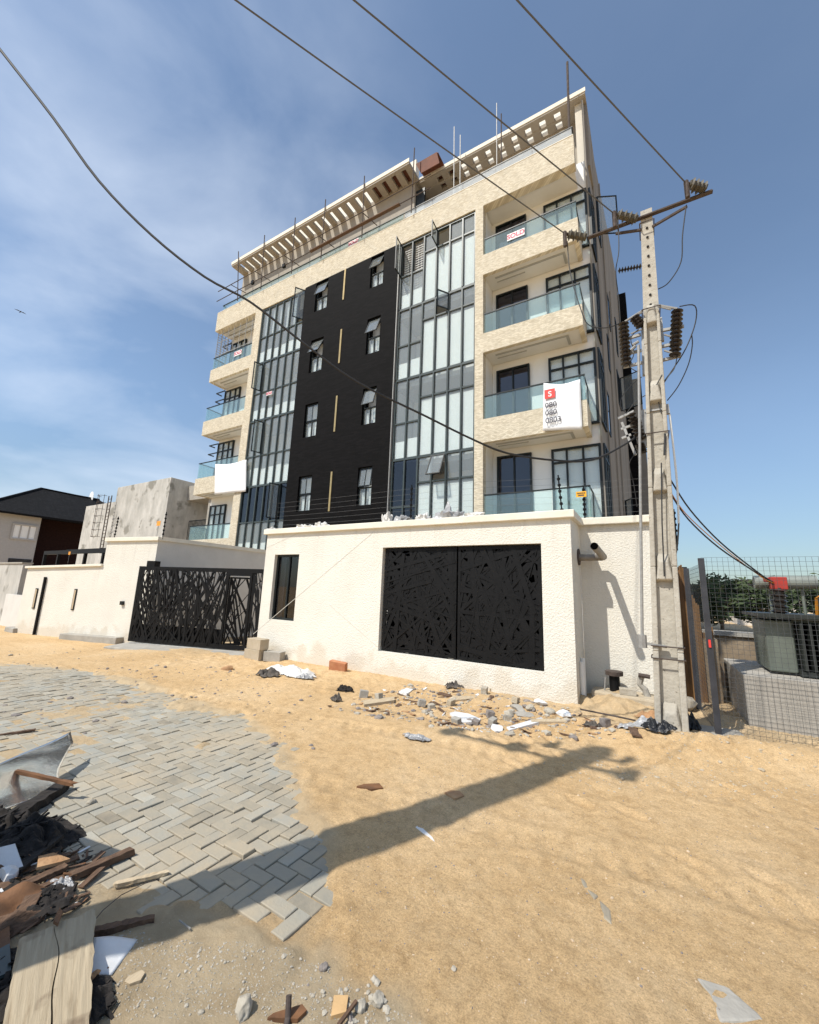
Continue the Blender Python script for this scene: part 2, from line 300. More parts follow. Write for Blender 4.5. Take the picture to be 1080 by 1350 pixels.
M['block'] = mat('sandcrete block', (.40,.33,.23), .95, alt=(.48,.41,.31), vscale=6, bump=.5, bscale=60)
M['brick'] = mat('red clay brick', (.40,.15,.07), .9, alt=(.50,.24,.12), vscale=8, bump=.4, bscale=30)
M['sheeting'] = mat('dusty white plastic', (.60,.58,.55), .6, var=.15, vscale=9, bump=.6, bscale=20)
M['plastic'] = mat('crumpled clear plastic', (.44,.44,.44), .3, alt=(.16,.16,.165), vscale=6, bump=.8, bscale=16)
M['rag'] = mat('dusty dark rag', (.035,.03,.027), .9, alt=(.13,.11,.09), vscale=9, bump=.7, bscale=20)
M['blackbag'] = mat('black plastic bag', (.010,.010,.011), .4, bump=.9, bscale=14)
M['mud'] = mat('reddish spoil', (.36,.19,.09), .95, alt=(.48,.30,.16), vscale=6, bump=.6, bscale=30)
M['leaf'] = mat('dull green leaves', (.025,.042,.016), .7, alt=(.075,.10,.045), vscale=.9, detail=3, spec=.2)
M['bark'] = mat('bark', (.09,.07,.05), .9, var=.3)
M['feather'] = mat('dark feathers', (.03,.028,.026), .8)
M['far'] = mat('pale far building', (.60,.56,.5), .9, var=.1)

# paver: each block its own tone through a colour attribute of the block; sand: real sand
def pavermat():
    m = bpy.data.materials.new('concrete block paver'); m.use_nodes = True; n = m.node_tree.nodes; l = m.node_tree.links.new; p = n['Principled BSDF']; p.inputs['Roughness'].default_value = .93
    a = n.new('ShaderNodeAttribute'); a.attribute_name = 'tone'
    r = n.new('ShaderNodeValToRGB'); e = r.color_ramp.elements; e[0].position = 0; e[0].color = (.22,.195,.15,1); e[1].position = 1; e[1].color = (.385,.37,.315,1)
    e.new(.4).color = (.30,.28,.228,1); e.new(.7).color = (.305,.30,.262,1); l(a.outputs['Fac'], r.inputs[0])
    c = n.new('ShaderNodeTexCoord'); t = n.new('ShaderNodeTexNoise'); t.inputs['Scale'].default_value = 9; t.inputs['Detail'].default_value = 9; l(c.outputs['Object'], t.inputs['Vector'])
    q = n.new('ShaderNodeValToRGB'); q.color_ramp.elements[0].position = .42; q.color_ramp.elements[1].position = .72; l(t.outputs['Fac'], q.inputs[0])
    t2 = n.new('ShaderNodeTexNoise'); t2.inputs['Scale'].default_value = 1.1; t2.inputs['Detail'].default_value = 6; l(c.outputs['Object'], t2.inputs['Vector'])
    q2 = n.new('ShaderNodeValToRGB'); q2.color_ramp.elements[0].position = .40; q2.color_ramp.elements[1].position = .66; l(t2.outputs['Fac'], q2.inputs[0])
    mu = n.new('ShaderNodeMath'); mu.operation = 'MULTIPLY_ADD'; l(q.outputs[0], mu.inputs[0]); mu.inputs[1].default_value = .55; 
    mu2 = n.new('ShaderNodeMath'); mu2.operation = 'MULTIPLY'; l(q2.outputs[0], mu2.inputs[0]); mu2.inputs[1].default_value = .75; l(mu2.outputs[0], mu.inputs[2])
    x = n.new('ShaderNodeMixRGB'); x.inputs['Color2'].default_value = (.385,.325,.235,1); l(mu.outputs[0], x.inputs['Fac']); l(r.outputs[0], x.inputs['Color1']); l(x.outputs[0], p.inputs['Base Color'])
    b = n.new('ShaderNodeBump'); b.inputs['Strength'].default_value = .5; b.inputs['Distance'].default_value = .006
    t3 = n.new('ShaderNodeTexNoise'); t3.inputs['Scale'].default_value = 70; t3.inputs['Detail'].default_value = 6; l(c.outputs['Object'], t3.inputs['Vector']); l(t3.outputs['Fac'], b.inputs['Height']); l(b.outputs[0], p.inputs['Normal'])
    return m
def sandmat():
    m = bpy.data.materials.new('building sand'); m.use_nodes = True; n = m.node_tree.nodes; l = m.node_tree.links.new; p = n['Principled BSDF']; p.inputs['Roughness'].default_value = .97; p.inputs['Specular IOR Level'].default_value = .2
    c = n.new('ShaderNodeTexCoord')
    def noi(s, d=8, r=.6):
        t = n.new('ShaderNodeTexNoise'); t.inputs['Scale'].default_value = s; t.inputs['Detail'].default_value = d; t.inputs['Roughness'].default_value = r; l(c.outputs['Object'], t.inputs['Vector']); return t.outputs['Fac']
    def ramp(f, *st):
        r = n.new('ShaderNodeValToRGB'); e = r.color_ramp.elements; e[0].position, e[0].color = st[0][0], st[0][1]+(1,); e[1].position, e[1].color = st[-1][0], st[-1][1]+(1,)
        for s_ in st[1:-1]: e.new(s_[0]).color = s_[1]+(1,)
        l(f, r.inputs[0]); return r.outputs[0]
    def mixc(f, a, b):
        x = n.new('ShaderNodeMixRGB'); l(f, x.inputs['Fac']) if not isinstance(f, float) else setattr(x.inputs['Fac'], 'default_value', f)
        l(a, x.inputs['Color1']); (l(b, x.inputs['Color2']) if not isinstance(b, tuple) else setattr(x.inputs['Color2'], 'default_value', b+(1,))); return x.outputs[0]
    base = ramp(noi(.8, 12), (.3, (.51,.34,.17)), (.5, (.59,.41,.22)), (.7, (.635,.465,.275)))
    grain = ramp(noi(48, 8, .8), (.3, (.70,.68,.66)), (.5, (1,1,1)), (.72, (1.16,1.15,1.13)))
    x = n.new('ShaderNodeMixRGB'); x.blend_type = 'MULTIPLY'; x.inputs['Fac'].default_value = 1; l(base, x.inputs['Color1']); l(grain, x.inputs['Color2'])
    x0 = x; x = n.new('ShaderNodeMixRGB'); x.blend_type = 'MULTIPLY'; x.inputs['Fac'].default_value = 1; l(x0.outputs[0], x.inputs['Color1']); l(ramp(noi(120, 5, .9), (.34, (.60,.57,.54)), (.5, (1,1,1)), (.66, (1.22,1.21,1.18))), x.inputs['Color2'])
    x0 = x; x = n.new('ShaderNodeMixRGB'); x.blend_type = 'MULTIPLY'; x.inputs['Fac'].default_value = 1; l(x0.outputs[0], x.inputs['Color1']); l(ramp(noi(11, 9, .7), (.36, (.84,.82,.79)), (.5, (1,1,1)), (.66, (1.07,1.08,1.10))), x.inputs['Color2'])
    a = n.new('ShaderNodeAttribute'); a.attribute_name = 'dirt'     # where the sand is mixed with grey builder's dust
    dirt = ramp(noi(5, 9), (.3, (.365,.28,.175)), (.7, (.50,.40,.265)))
    ad = n.new('ShaderNodeMath'); ad.operation = 'MULTIPLY_ADD'; l(noi(7, 6), ad.inputs[0]); ad.inputs[1].default_value = .8; 
    sb = n.new('ShaderNodeMath'); sb.operation = 'SUBTRACT'; l(a.outputs['Fac'], sb.inputs[0]); sb.inputs[1].default_value = .4; l(sb.outputs[0], ad.inputs[2]); ad.use_clamp = True
    y = mixc(ad.outputs[0], x.outputs[0], dirt)
    sp = ramp(noi(120, 2), (.70, (0,0,0)), (.74, (1,1,1))); y = mixc(sp, y, (.62,.56,.46))
    sp2 = ramp(noi(38, 3), (.72, (0,0,0)), (.76, (.8,.8,.8))); y = mixc(sp2, y, (.20,.15,.1))
    l(y, p.inputs['Base Color'])
    b1 = n.new('ShaderNodeBump'); b1.inputs['Strength'].default_value = .7; b1.inputs['Distance'].default_value = .018; l(noi(28, 8, .7), b1.inputs['Height'])
    b2 = n.new('ShaderNodeBump'); b2.inputs['Strength'].default_value = .8; b2.inputs['Distance'].default_value = .010; l(noi(95, 7, .9), b2.inputs['Height']); l(b1.outputs[0], b2.inputs['Normal']); l(b2.outputs[0], p.inputs['Normal'])
    return m
M['board'] = boardmat(); M['paver'] = pavermat(); M['sand'] = sandmat()

# ------------------------------------------------------------------ the ground
def px(*pts): return [tuple(atZ(*p)[:2]) for p in pts]
PAVE = px((-260,862),(0,868),(110,884),(190,897),(262,925),(330,945),(385,985),(400,1020),(418,1062),(456,1100),(440,1160),(428,1196),(418,1238),(398,1262),(362,1222),(290,1205),(212,1195),(150,1180),(70,1120),(0,1095),(-200,1010))
def inside(x, y, P=None):
    P = P or PAVE; c = False; j = len(P)-1
    for i in range(len(P)):
        if (P[i][1] > y) != (P[j][1] > y) and x < (P[j][0]-P[i][0])*(y-P[i][1])/(P[j][1]-P[i][1])+P[i][0]: c = not c
        j = i
    return c
def sdist(X, Y, P):     # signed distance, negative inside (numpy)
    d = np.full(X.shape, 1e9); c = np.zeros(X.shape, bool); j = len(P)-1
    for i in range(len(P)):
        ax, ay = P[j]; bx_, by = P[i]; ex, ey = bx_-ax, by-ay
        t = np.clip(((X-ax)*ex+(Y-ay)*ey)/(ex*ex+ey*ey), 0, 1); d = np.minimum(d, np.hypot(X-ax-t*ex, Y-ay-t*ey))
        cond = (by > Y) != (ay > Y)
        with np.errstate(all='ignore'): xs = (ax-bx_)*(Y-by)/(ay-by)+bx_
        c ^= cond & (X < xs); j = i
    return np.where(c, -d, d)
_rng = np.random.RandomState(3)
_tab = _rng.rand(256, 256)
def vnoise(X, Y):
    xi = np.floor(X).astype(int); yi = np.floor(Y).astype(int); fx = X-xi; fy = Y-yi; fx = fx*fx*(3-2*fx); fy = fy*fy*(3-2*fy)
    g = lambda a, b: _tab[a % 256, b % 256]
    return (g(xi, yi)*(1-fx)+g(xi+1, yi)*fx)*(1-fy)+(g(xi, yi+1)*(1-fx)+g(xi+1, yi+1)*fx)*fy-.5
def fbm(X, Y, f, o=5, g=.5):
    s = 0; a = 1
    for k in range(o): s = s+a*vnoise(X*f+17*k, Y*f+31*k); a *= g; f *= 2.03
    return s
def sm(e0, e1, v): t = np.clip((v-e0)/(e1-e0), 0, 1); return t*t*(3-2*t)
def blob(X, Y, x, y, rx, ry, h): return h*np.exp(-((X-x)/rx)**2-((Y-y)/ry)**2)
_rf = random.Random(12); FOOT = [(-3.2+.33*k+_rf.uniform(-.05,.05), 5.5-.20*k+(.12 if k % 2 else -.12), -.5+_rf.uniform(-.2,.2)) for k in range(13)]+[(-8.5+.5*k, 5.0+(.13 if k % 2 else -.13)+.03*k, .1+_rf.uniform(-.2,.2)) for k in range(12)]+[(_rf.uniform(-2.4,.6), _rf.uniform(4.6,5.9), _rf.uniform(0,3)) for k in range(26)]
def gheight(X, Y):
    X = np.asarray(X, float); Y = np.asarray(Y, float)
    base = -.10*sm(-9.5, -11.5, X)*1.0
    d = sdist(X, Y, PAVE)
    n1 = fbm(X, Y, .9, 4); n2 = fbm(X+9, Y, 3.2, 5, .55); n3 = fbm(X, Y+5, 11, 4, .6)
    h = .014+.022*n1+(.009+.02*sm(4.6,5.8,Y))*n2*(.5+1.2*sm(-.2,.3,n1))+(.009+.008*sm(4.6,5.8,Y))*n3+.004*vnoise(X*24,Y*24)
    # heaps and ruts
    h = h+blob(X,Y,.55,5.75,.8,.33,.15)+blob(X,Y,1.35,5.9,.5,.35,.12)+blob(X,Y,-.1,5.5,.5,.3,.07)+blob(X,Y,-1.9,4.6,.9,.35,.05)+blob(X,Y,-2.3,3.9,.7,.5,.03)+blob(X,Y,-2.2,6.4,1.0,.35,.07)+blob(X,Y,-4.8,6.4,1.6,.35,.05)+blob(X,Y,-.5,7.2,.55,.5,.17)
    h = h+.05*sm(5.3, 6.2, Y)*sm(-3.,-1., X)*np.abs(n2)*2
    rut = np.sin((Y+.15*np.sin(X*1.1)+.12*X)*6.5); h = h+.002*rut*sm(3.4,4.2,Y)*sm(6.0,5.2,Y)*sm(-4.5,-3,X)
    for (k0, c0) in ((.16, 3.15), (.16, 4.55)):      # tyre tracks: two shallow lanes with lugged floors
        v = Y-(c0+k0*X+.10*np.sin(X*.6+c0)); w = np.exp(-(v/.11)**4)
        fade = (.45+.9*np.clip(fbm(X+c0*5, Y, .9, 3)+.2,0,1)); h = h+fade*(-.012*w+.008*np.exp(-((np.abs(v)-.16)/.05)**2)+.007*w*np.sign(np.sin(X*38+v*14)))
    for (fx, fy, a) in FOOT:
        ca, sa = math.cos(a), math.sin(a); u = ((X-fx)*ca+(Y-fy)*sa)/.13; w = (-(X-fx)*sa+(Y-fy)*ca)/.05; r2 = u*u+w*w; h = h-.020*np.exp(-r2**2)+.010*np.exp(-((np.sqrt(r2)-1.35)/.3)**2)
    # over the paving the sand lies below the blocks, with spills over their edge
    t = sm(-.12, .12, d+.13*sm(1.9,2.5,Y)+.22*sm(3.6,5.,Y)+(.22+.45*sm(3.2,5.,Y))*fbm(X, Y, 1.6, 5, .6)+.16*fbm(X+40, Y, 6, 3))
    patch = sm(.22, .42, fbm(X+3, Y+8, .85, 5, .6)+.34*sm(3.6, 5.6, Y)*sm(-1.8, .2, d))
    low = -.0105+.006*n3+.006*n2; sandin = np.maximum(low, low+(.035+.03*n2)*patch)
    h = sandin*(1-t)+np.maximum(h+.012*sm(.5,1,t)*sm(.5,.0,d), -.005+.02*n2)*t
    # concrete apron in front of the gate is left bare
    return base+h
def dirtmask(X, Y):
    # bare builder's dirt in the near left corner and along the foot of the walls
    d = sdist(X, Y, px((-300,1130),(60,1120),(212,1190),(362,1218),(405,1258),(428,1246),(450,1300),(520,1352),(560,1420),(-200,1600)))
    a = sm(.12, -.06, d+.14*fbm(X, Y, 3, 4))
    b = sm(5.7, 6.5, Y+.5*fbm(X, Y, 2, 4))*sm(-3.8,-1.5,X)*.55
    c = sm(5.2, 6.6, Y+.7*fbm(X, Y, 1.5, 4))*sm(-8.5,-9.5,X)*sm(-13,-11,X)*.8
    d2 = sdist(X, Y, PAVE); e = sm(.05,-.15,d2)*.75
    return np.clip(a+b+c+e, 0, 1)
def grid(name, xs, ys, hf, m, kind='structure', smooth=True, cut=None):
    X, Y = np.meshgrid(xs, ys, indexing='ij'); Z = hf(X, Y); nx, ny = X.shape
    co = np.stack([X, Y, Z], -1).reshape(-1, 3)
    i = np.arange(nx*ny).reshape(nx, ny); q = np.stack([i[:-1,:-1], i[1:,:-1], i[1:,1:], i[:-1,1:]], -1).reshape(-1, 4)
    if cut is not None:
        cx = X[:-1,:-1].ravel(); cy = Y[:-1,:-1].ravel(); q = q[~cut(cx, cy)]
    me = bpy.data.meshes.new(name); me.vertices.add(len(co)); me.vertices.foreach_set('co', co.ravel())
    me.loops.add(q.size); me.loops.foreach_set('vertex_index', q.ravel()); me.polygons.add(len(q)); me.polygons.foreach_set('loop_start', np.arange(0, q.size, 4))
    me.polygons.foreach_set('use_smooth', np.ones(len(q), bool)); me.update(calc_edges=True); me.materials.append(m)
    at = me.attributes.new('dirt', 'FLOAT', 'POINT'); at.data.foreach_set('value', dirtmask(X, Y).ravel().astype(np.float32))
    o = bpy.data.objects.new(name, me); COL.objects.link(o); o['kind'] = kind; return o
# graded grid: fine near the camera, coarse far off, one sheet to the horizon
def axis(lo, hi, fine, far):
    a = list(np.arange(lo, hi+1e-6, fine)); s = fine; l_ = [lo]; 
    v = lo
    left = []
    while v > -far: s *= 1.35; v -= s; left.append(v)
    s = fine; v = a[-1]; right = []
    while v < far: s *= 1.35; v += s; right.append(v)
    return np.array(left[::-1]+a+right)
gx = axis(-8.6, 2.6, .022, 900); gy = axis(.3, 7.9, .022, 900)
grid('ground', gx, gy, gheight, M['sand'])
def gz(x, y): return float(gheight(np.array([x]), np.array([y]))[0])

# block paving, herringbone, as one sheet of separate bevelled blocks
def paving():
    u = .092; vs = []; fs = []; tone = []
    rnd = random.Random(5)
    cells = []
    for i in range(-135, 10):
        for j in range(0, 88):
            k = (i-j) % 4
            if k == 0: cells.append((i, j, 2, 1))
            elif k == 3: cells.append((i, j, 1, 2))
    for (i, j, w, h) in cells:
        x0, y0 = i*u, .25+j*u; cx, cy = x0+w*u/2, y0+h*u/2
        dz = -.10*float(sm(-9.5, -11.5, np.array(cx)))
        if not inside(cx+rnd.uniform(-.05,.05), cy+rnd.uniform(-.05,.05)): continue
        if -cx > 11.2: continue
        g = .0032; hw, hh = w*u/2-g, h*u/2-g; e = .0035
        z = dz+.002+rnd.gauss(0, .0035)+.02*(math.sin(cx*1.3)*.3+math.sin(cy*1.7+cx)*.25); tx, ty = rnd.gauss(0, .015), rnd.gauss(0, .015); a = rnd.gauss(0, .012)
        ca, sa = math.cos(a), math.sin(a); o = len(vs)
        for (sx_, sy_, zz) in ((hw, hh, -.07), (hw, hh, -e), (hw-e, hh-e, 0)):
            for (p, q) in ((-1,-1),(1,-1),(1,1),(-1,1)):
                X, Y = p*sx_, q*sy_; vs.append((cx+X*ca-Y*sa, cy+X*sa+Y*ca, z+zz+X*tx+Y*ty))
        for l_ in (0, 4):
            for k in range(4): fs.append((o+l_+k, o+l_+(k+1)%4, o+l_+4+(k+1)%4, o+l_+4+k))
        fs.append((o+8, o+9, o+10, o+11)); t = min(1, max(0, rnd.gauss(.5, .24))); tone += [t]*12
    me = bpy.data.meshes.new('paving'); me.from_pydata(vs, [], fs); me.materials.append(M['paver'])
    at = me.attributes.new('tone', 'FLOAT', 'POINT'); at.data.foreach_set('value', tone); me.update()
    o = bpy.data.objects.new('paving', me); COL.objects.link(o); o['kind'] = 'structure'
paving()
# concrete apron in front of the gate
g_ap = MB(); g_ap.prism([(-12.0,5.3,-.05),(-8.3,6.1,-.01),(-8.06,6.9,.05),(-11.9,6.0,.045)], (0,0,-.12), (0,0,.0))
tag(g_ap.build('driveway_apron', M['conc_grey'], bevel=.02), kind='structure')

# ------------------------------------------------------------------ the apartment building
YF = 13.0
B = thing('apartment_building', (-11.7, 18, 0), 'tall cream stone apartment block with black clad centre, glass balconies and slotted rooftop canopy', 'building')
def part(mb, name, m, parent=B, **k): return mb.build(name, m, parent, **k)
KS = .042
def sideX(y): return -1.1+KS*(y-14)
# body: rooms open behind the glazed bays and balconies
part(bx(-22.1,-18.2,14.1,24.5,0,18.1), 'wall', M['white'])
mb = MB(); mb.prism([(-4.85,14.08,0),(sideX(14.0)-.06,14.08,0),(sideX(24.5),24.5,0),(-4.85,24.5,0)], (0,0,0), (0,0,18.05)); part(mb, 'wall', M['white'])
# plain rendered flank to the right, a skin 6 cm thick standing proud of the balcony corners
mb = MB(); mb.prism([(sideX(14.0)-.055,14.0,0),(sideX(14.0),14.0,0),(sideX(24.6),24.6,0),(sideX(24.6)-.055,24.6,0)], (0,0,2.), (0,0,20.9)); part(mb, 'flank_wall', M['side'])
part(bx(-18.2,-4.85,16.2,24.5,0,18.1), 'core_wall', M['room']); part(bx(-18.1,-14.6,14.6,14.8,3.3,16.9), 'room_wall', M['white']); part(bx(-8.7,-4.9,14.6,14.8,3.3,16.9), 'room_wall', M['white'])
part(bx(-14.53,-8.76,13.4,16.2,0,18.0), 'core_wall', M['room'])
for z in (3.3, 6.62, 10.1, 13.42): 
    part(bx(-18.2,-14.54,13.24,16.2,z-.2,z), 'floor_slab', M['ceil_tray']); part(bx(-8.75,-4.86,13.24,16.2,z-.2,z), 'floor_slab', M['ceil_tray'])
# partitions that show through the glass
for x in (-16.3, -7.0): part(bx(x-.06,x+.06,14.4,16.2,3.3,16.8), 'partition', M['room'])
# fascia and pilasters
part(bx(-22.25,-1.4,YF,13.35,16.9,18.15), 'fascia', M['stone'])
part(bx(-22.2,-1.45,13.35,14.1,16.95,17.9), 'roof_slab', M['ceil'])
part(bx(-22.24,-1.40,YF-.012,13.37,18.15,18.18), 'fascia_cap', M['coping'])
part(bx(-18.5,-17.93,YF,13.3,2.5,16.9), 'pilaster', M['stone']); part(bx(-18.497,-17.94,13.3,14.3,2.5,16.9), 'recess_wall', M['white'])
part(bx(-5.18,-4.85,YF,13.3,2.5,16.9), 'pilaster', M['stone']); part(bx(-5.17,-4.853,13.3,14.3,2.5,16.9), 'recess_wall', M['white'])
# black stone panel with its openings
WIN = []
for i, z in enumerate(((15.2,16.86),(11.83,13.6),(8.5,10.18),(4.95,6.6))):
    WIN += [(-10.33,-9.6,z[0],z[1],i,1), (-13.78,-12.96,z[0],z[1],i,0)]
xs = [-14.55,-13.78,-12.96,-10.33,-9.6,-8.78]; zc = sorted({2.5,16.9}|{w[2] for w in WIN}|{w[3] for w in WIN})
mb = MB()
for i in range(5):
    for j in range(len(zc)-1):
        cx, cz = (xs[i]+xs[i+1])/2, (zc[j]+zc[j+1])/2
        if any(w[0] < cx < w[1] and w[2] < cz < w[3] for w in WIN): continue
        mb.box(xs[i], xs[i+1], YF-.06, 13.4, zc[j], zc[j+1])
part(mb, 'black_cladding', M['black_stone'])
for (z0, z1, x) in ((15.2,16.88,-11.88),(11.85,13.6,-11.84),(8.47,10.2,-11.81),(4.83,6.6,-11.78)):
    part(bx(x-.045,x+.045,YF-.085,YF-.061,z0,z1), 'brass_strip', M['brass'])
OPEN = {(0,0):.32,(0,1):.38,(1,0):.42,(1,1):.36,(2,1):.3,(3,1):.12,(2,0):.0,(3,0):.0}
for (x0,x1,z0,z1,i,rgt) in WIN:
    zm = z0+(z1-z0)*.47; f = MB(); y = YF+.04
    for a in (x0, x1-.045): f.box(a, a+.045, y, y+.08, z0, z1)
    f.box(x0+.045,x1-.045,y+.001,y+.079,z0,z0+.045).box(x0+.045,x1-.045,y+.001,y+.079,z1-.045,z1).box(x0+.045,x1-.045,y+.002,y+.078,zm-.025,zm+.025)
    xm = (x0+x1)/2; f.box(xm-.02,xm+.02,y+.003,y+.077,z0+.045,zm-.025)
    w = part(f, 'window', M['alu'])
    bx(x0+.045,x1-.045,y+.035,y+.043,z0+.045,zm-.025).build('pane', M['pane'], w)
    bl = MB(); 
    for k in range(2): a = x0+.06+k*(x1-x0)/2; bl.box(a+.03, a+(x1-x0)/2-.09, y+.14, y+.15, z0, z0+(zm-z0)*.80)
    bl.build('blind', M['blind'], w)
    t = OPEN[(i, rgt)]; h = z1-.05-zm-.03   # top hung sash
    piv = Vector((0, y, z1-.05)); d = Vector((0, -math.sin(t), -math.cos(t))); nn = Vector((0, -math.cos(t), math.sin(t)))
    s = MB(); c = piv+d*h/2; ww = (x1-x0)/2-.05
    for sx_ in (-1, 1): s.obox((xm+sx_*(ww-.02), c.y, c.z), (.02,0,0), d*h/2, nn*.018)
    s.obox((xm, (piv+d*.02).y, (piv+d*.02).z), (ww-.04,0,0), d*.02, nn*.0175); s.obox((xm, (piv+d*(h-.02)).y, (piv+d*(h-.02)).z), (ww-.04,0,0), d*.02, nn*.0175)
    if t < .2: s.obox((xm, c.y, c.z), (.015,0,0), d*(h/2-.04), nn*.016)
    sa = s.build('sash', M['alu'], w)
    g = MB(); g.obox((xm, c.y, c.z), (ww-.03,0,0), d*(h/2-.03), nn*.004); g.build('sash_pane', M['pane'], w)

# glazed bays: one part per storey, with its panes and blinds below it
def bay(cols, z0, z1, cells, blinds, parent=B, glass='pane', mullw=.06):
    f = MB(); y0 = YF+.03
    f.box(cols[0], cols[-1], y0+.02, y0+.14, z1-.05, z1+.05)
    for k, c in enumerate(cols):
        f.box(c-mullw/2, c+mullw/2, y0, y0+.16, z0+.05 if k else z0+.05, z1-.05)
    for (c0, c1, z) in cells: f.box(cols[c0]+mullw/2, cols[c1]-mullw/2, y0+.025, y0+.13, z-.032, z+.032)
    o = part(f, 'glazed_bay', M['alu_green'])
    g = MB(); g.box(cols[0]+.02, cols[-1]-.02, y0+.07, y0+.078, z0+.04, z1-.04)
    return o, g
RC = [-8.7,-8.13,-7.54,-6.93,-6.32,-5.74,-5.2]; LC = [-17.9,-17.35,-16.8,-16.25,-15.7,-15.15,-14.58]
def panes(o, cols, z0, z1, skip=(), m='pane', split=None):
    g = MB()
    for k in range(len(cols)-1):
        if k in skip: continue
        g.box(cols[k]+.03, cols[k+1]-.03, YF+.1, YF+.108, z0+.05, z1-.05)
    return g.build('glass', M[m], o)
def blinds(o, cols, lst):
    for (k, z0, z1) in lst:
        MB().box(cols[k]+.055, cols[k+1]-.04, YF+.135, YF+.14, z0, z1).build('blind', M['blind'], o)
RS = [(13.52,16.85,15.98,15.2),(10.2,13.52,12.69,11.77),(6.72,10.2,9.21,8.26),(3.3,6.72,5.68,4.77)]
for i, (z0,z1,za,zb) in enumerate(RS):
    o, _ = bay(RC, z0, z1, [(2,6,za),(0,2,zb)], None)
    if i == 0: panes(o, RC, z0, z1, skip=(0,1,3)); g = MB(); g.box(RC[0]+.043,RC[1]-.043,YF+.1,YF+.108,z0+.05,zb-.03); g.box(RC[1]+.043,RC[2]-.043,YF+.1,YF+.108,z0+.05,zb-.03); g.box(RC[3]+.043,RC[4]-.043,YF+.1,YF+.108,z0+.05,za-.03); g.build('glass', M['pane'], o)
    elif i == 1: panes(o, RC, z0, z1, skip=(3,)); MB().box(RC[3]+.043,RC[4]-.043,YF+.1,YF+.108,z0+.05,za-.03).build('glass', M['pane'], o)
    elif i == 3: panes(o, RC, z0, z1, skip=(0,1,3)); g = MB(); g.box(RC[0]+.043,RC[1]-.043,YF+.1,YF+.108,z0+.05,z1-.05); g.box(RC[1]+.043,RC[2]-.043,YF+.1,YF+.108,z0+.05,z1-.05); g.build('tinted_glass', M['pane_dark'], o); MB().box(RC[3]+.043,RC[4]-.043,YF+.1,YF+.108,z0+.05,za-.03).build('glass', M['pane'], o)
    else: panes(o, RC, z0, z1)
    bl = [(k, z0+.02, za-.06-.02*k) for k in (2,3,4,5)]
    if i < 3: bl += [(0, z0+.02, z0+.78), (1, z0+.02, z0+.86)]
    blinds(o, RC, bl)
LS = [(13.5,16.85,15.07),(10.1,13.5,11.7),(6.5,10.1,8.12),(2.9,6.5,4.65)]
for i, (z0,z1,zm) in enumerate(LS):
    o, _ = bay(LC, z0, z1, [(0,6,zm)], None)
    if i == 3:
        g = MB()
        for k in range(6): g.box(LC[k]+.043,LC[k+1]-.043,YF+.1,YF+.108,zm+.03,z1-.05)
        g.build('tinted_glass', M['pane_dark'], o); panes(o, LC, z0, zm)
    else: panes(o, LC, z0, z1, skip=(5,) if i == 0 else ())
    if i == 0: MB().box(LC[5]+.043,LC[6]-.043,YF+.1,YF+.108,z0+.05,zm-.03).build('glass', M['pane'], o)
    blinds(o, LC, [(k, z0+.02, z0+((.72,.66,.95,.72)[i])+.05*math.sin(k*2.1)) for k in range(6)])
    if i == 0:   # gathered curtains in the top storey
        for k in range(5):
            c = MB(); a = LC[k]+.12; pts = [(a+t*.30*(1 if k % 2 else .7), YF+.24+.03*math.sin(t*22)) for t in np.linspace(0, 1, 15)]
            for q in range(14): c.add([(pts[q][0],pts[q][1],zm+.03),(pts[q+1][0],pts[q+1][1],zm+.03),(pts[q+1][0],pts[q+1][1],z1-.1),(pts[q][0],pts[q][1],z1-.1)], [(0,1,2,3)])
            c.build('curtain', M['blind'], o)
# open casements of the bays: side hung sashes
def casement(x, z0, z1, w, ang, hinge=-1):
    d = Vector((math.cos(ang)*-hinge, -math.sin(ang), 0)); nn = Vector((-d.y, d.x, 0)); p = Vector((x, YF+.02, 0))
    s = MB()
    for t in (.02, w-.02): s.obox(p+d*t+Vector((0,0,(z0+z1)/2)), d*.022, nn*.02, (0,0,(z1-z0)/2))
    for z in (z0+.022, z1-.022): s.obox(p+d*w/2+Vector((0,0,z)), d*(w/2-.042), nn*.019, (0,0,.022))
    o = part(s, 'casement', M['alu']); g = MB(); g.obox(p+d*w/2+Vector((0,0,(z0+z1)/2)), d*(w/2-.04), nn*.004, (0,0,(z1-z0)/2-.04)); g.build('casement_pane', M['pane'], o)
casement(RC[0], 15.2, 16.82, .55, 1.45); casement(RC[3], 16.0, 16.82, .52, 1.5); casement(RC[4], 12.72, 13.48, .52, .95, 1)
casement(LC[6]-.02, 15.1, 16.82, .55, 1.0, 1); casement(LC[1], 11.75, 13.3, .5, 1.35, 1); casement(LC[2], 8.2, 9.9, .5, 1.35, 1); casement(LC[5], 4.7, 6.4, .5, 1.3, 1)
# top hung sash propped open on the first floor, right bay
s = MB(); t = .45; h = .95; piv = Vector((0, YF+.0, 6.66)); d = Vector((0,-math.sin(t),-math.cos(t))); nn = Vector((0,-math.cos(t),math.sin(t))); c = piv+d*h/2; xm = (RC[3]+RC[4])/2
for sx_ in (-1,1): s.obox((xm+sx_*.27,c.y,c.z), (.022,0,0), d*h/2, nn*.02)
for tt in (.022, h-.022): q = piv+d*tt; s.obox((xm,q.y,q.z), (.248,0,0), d*.022, nn*.019)
o = part(s, 'casement', M['alu']); g = MB(); g.obox((xm,c.y,c.z), (.25,0,0), d*(h/2-.04), nn*.004); g.build('casement_pane', M['pane'], o)
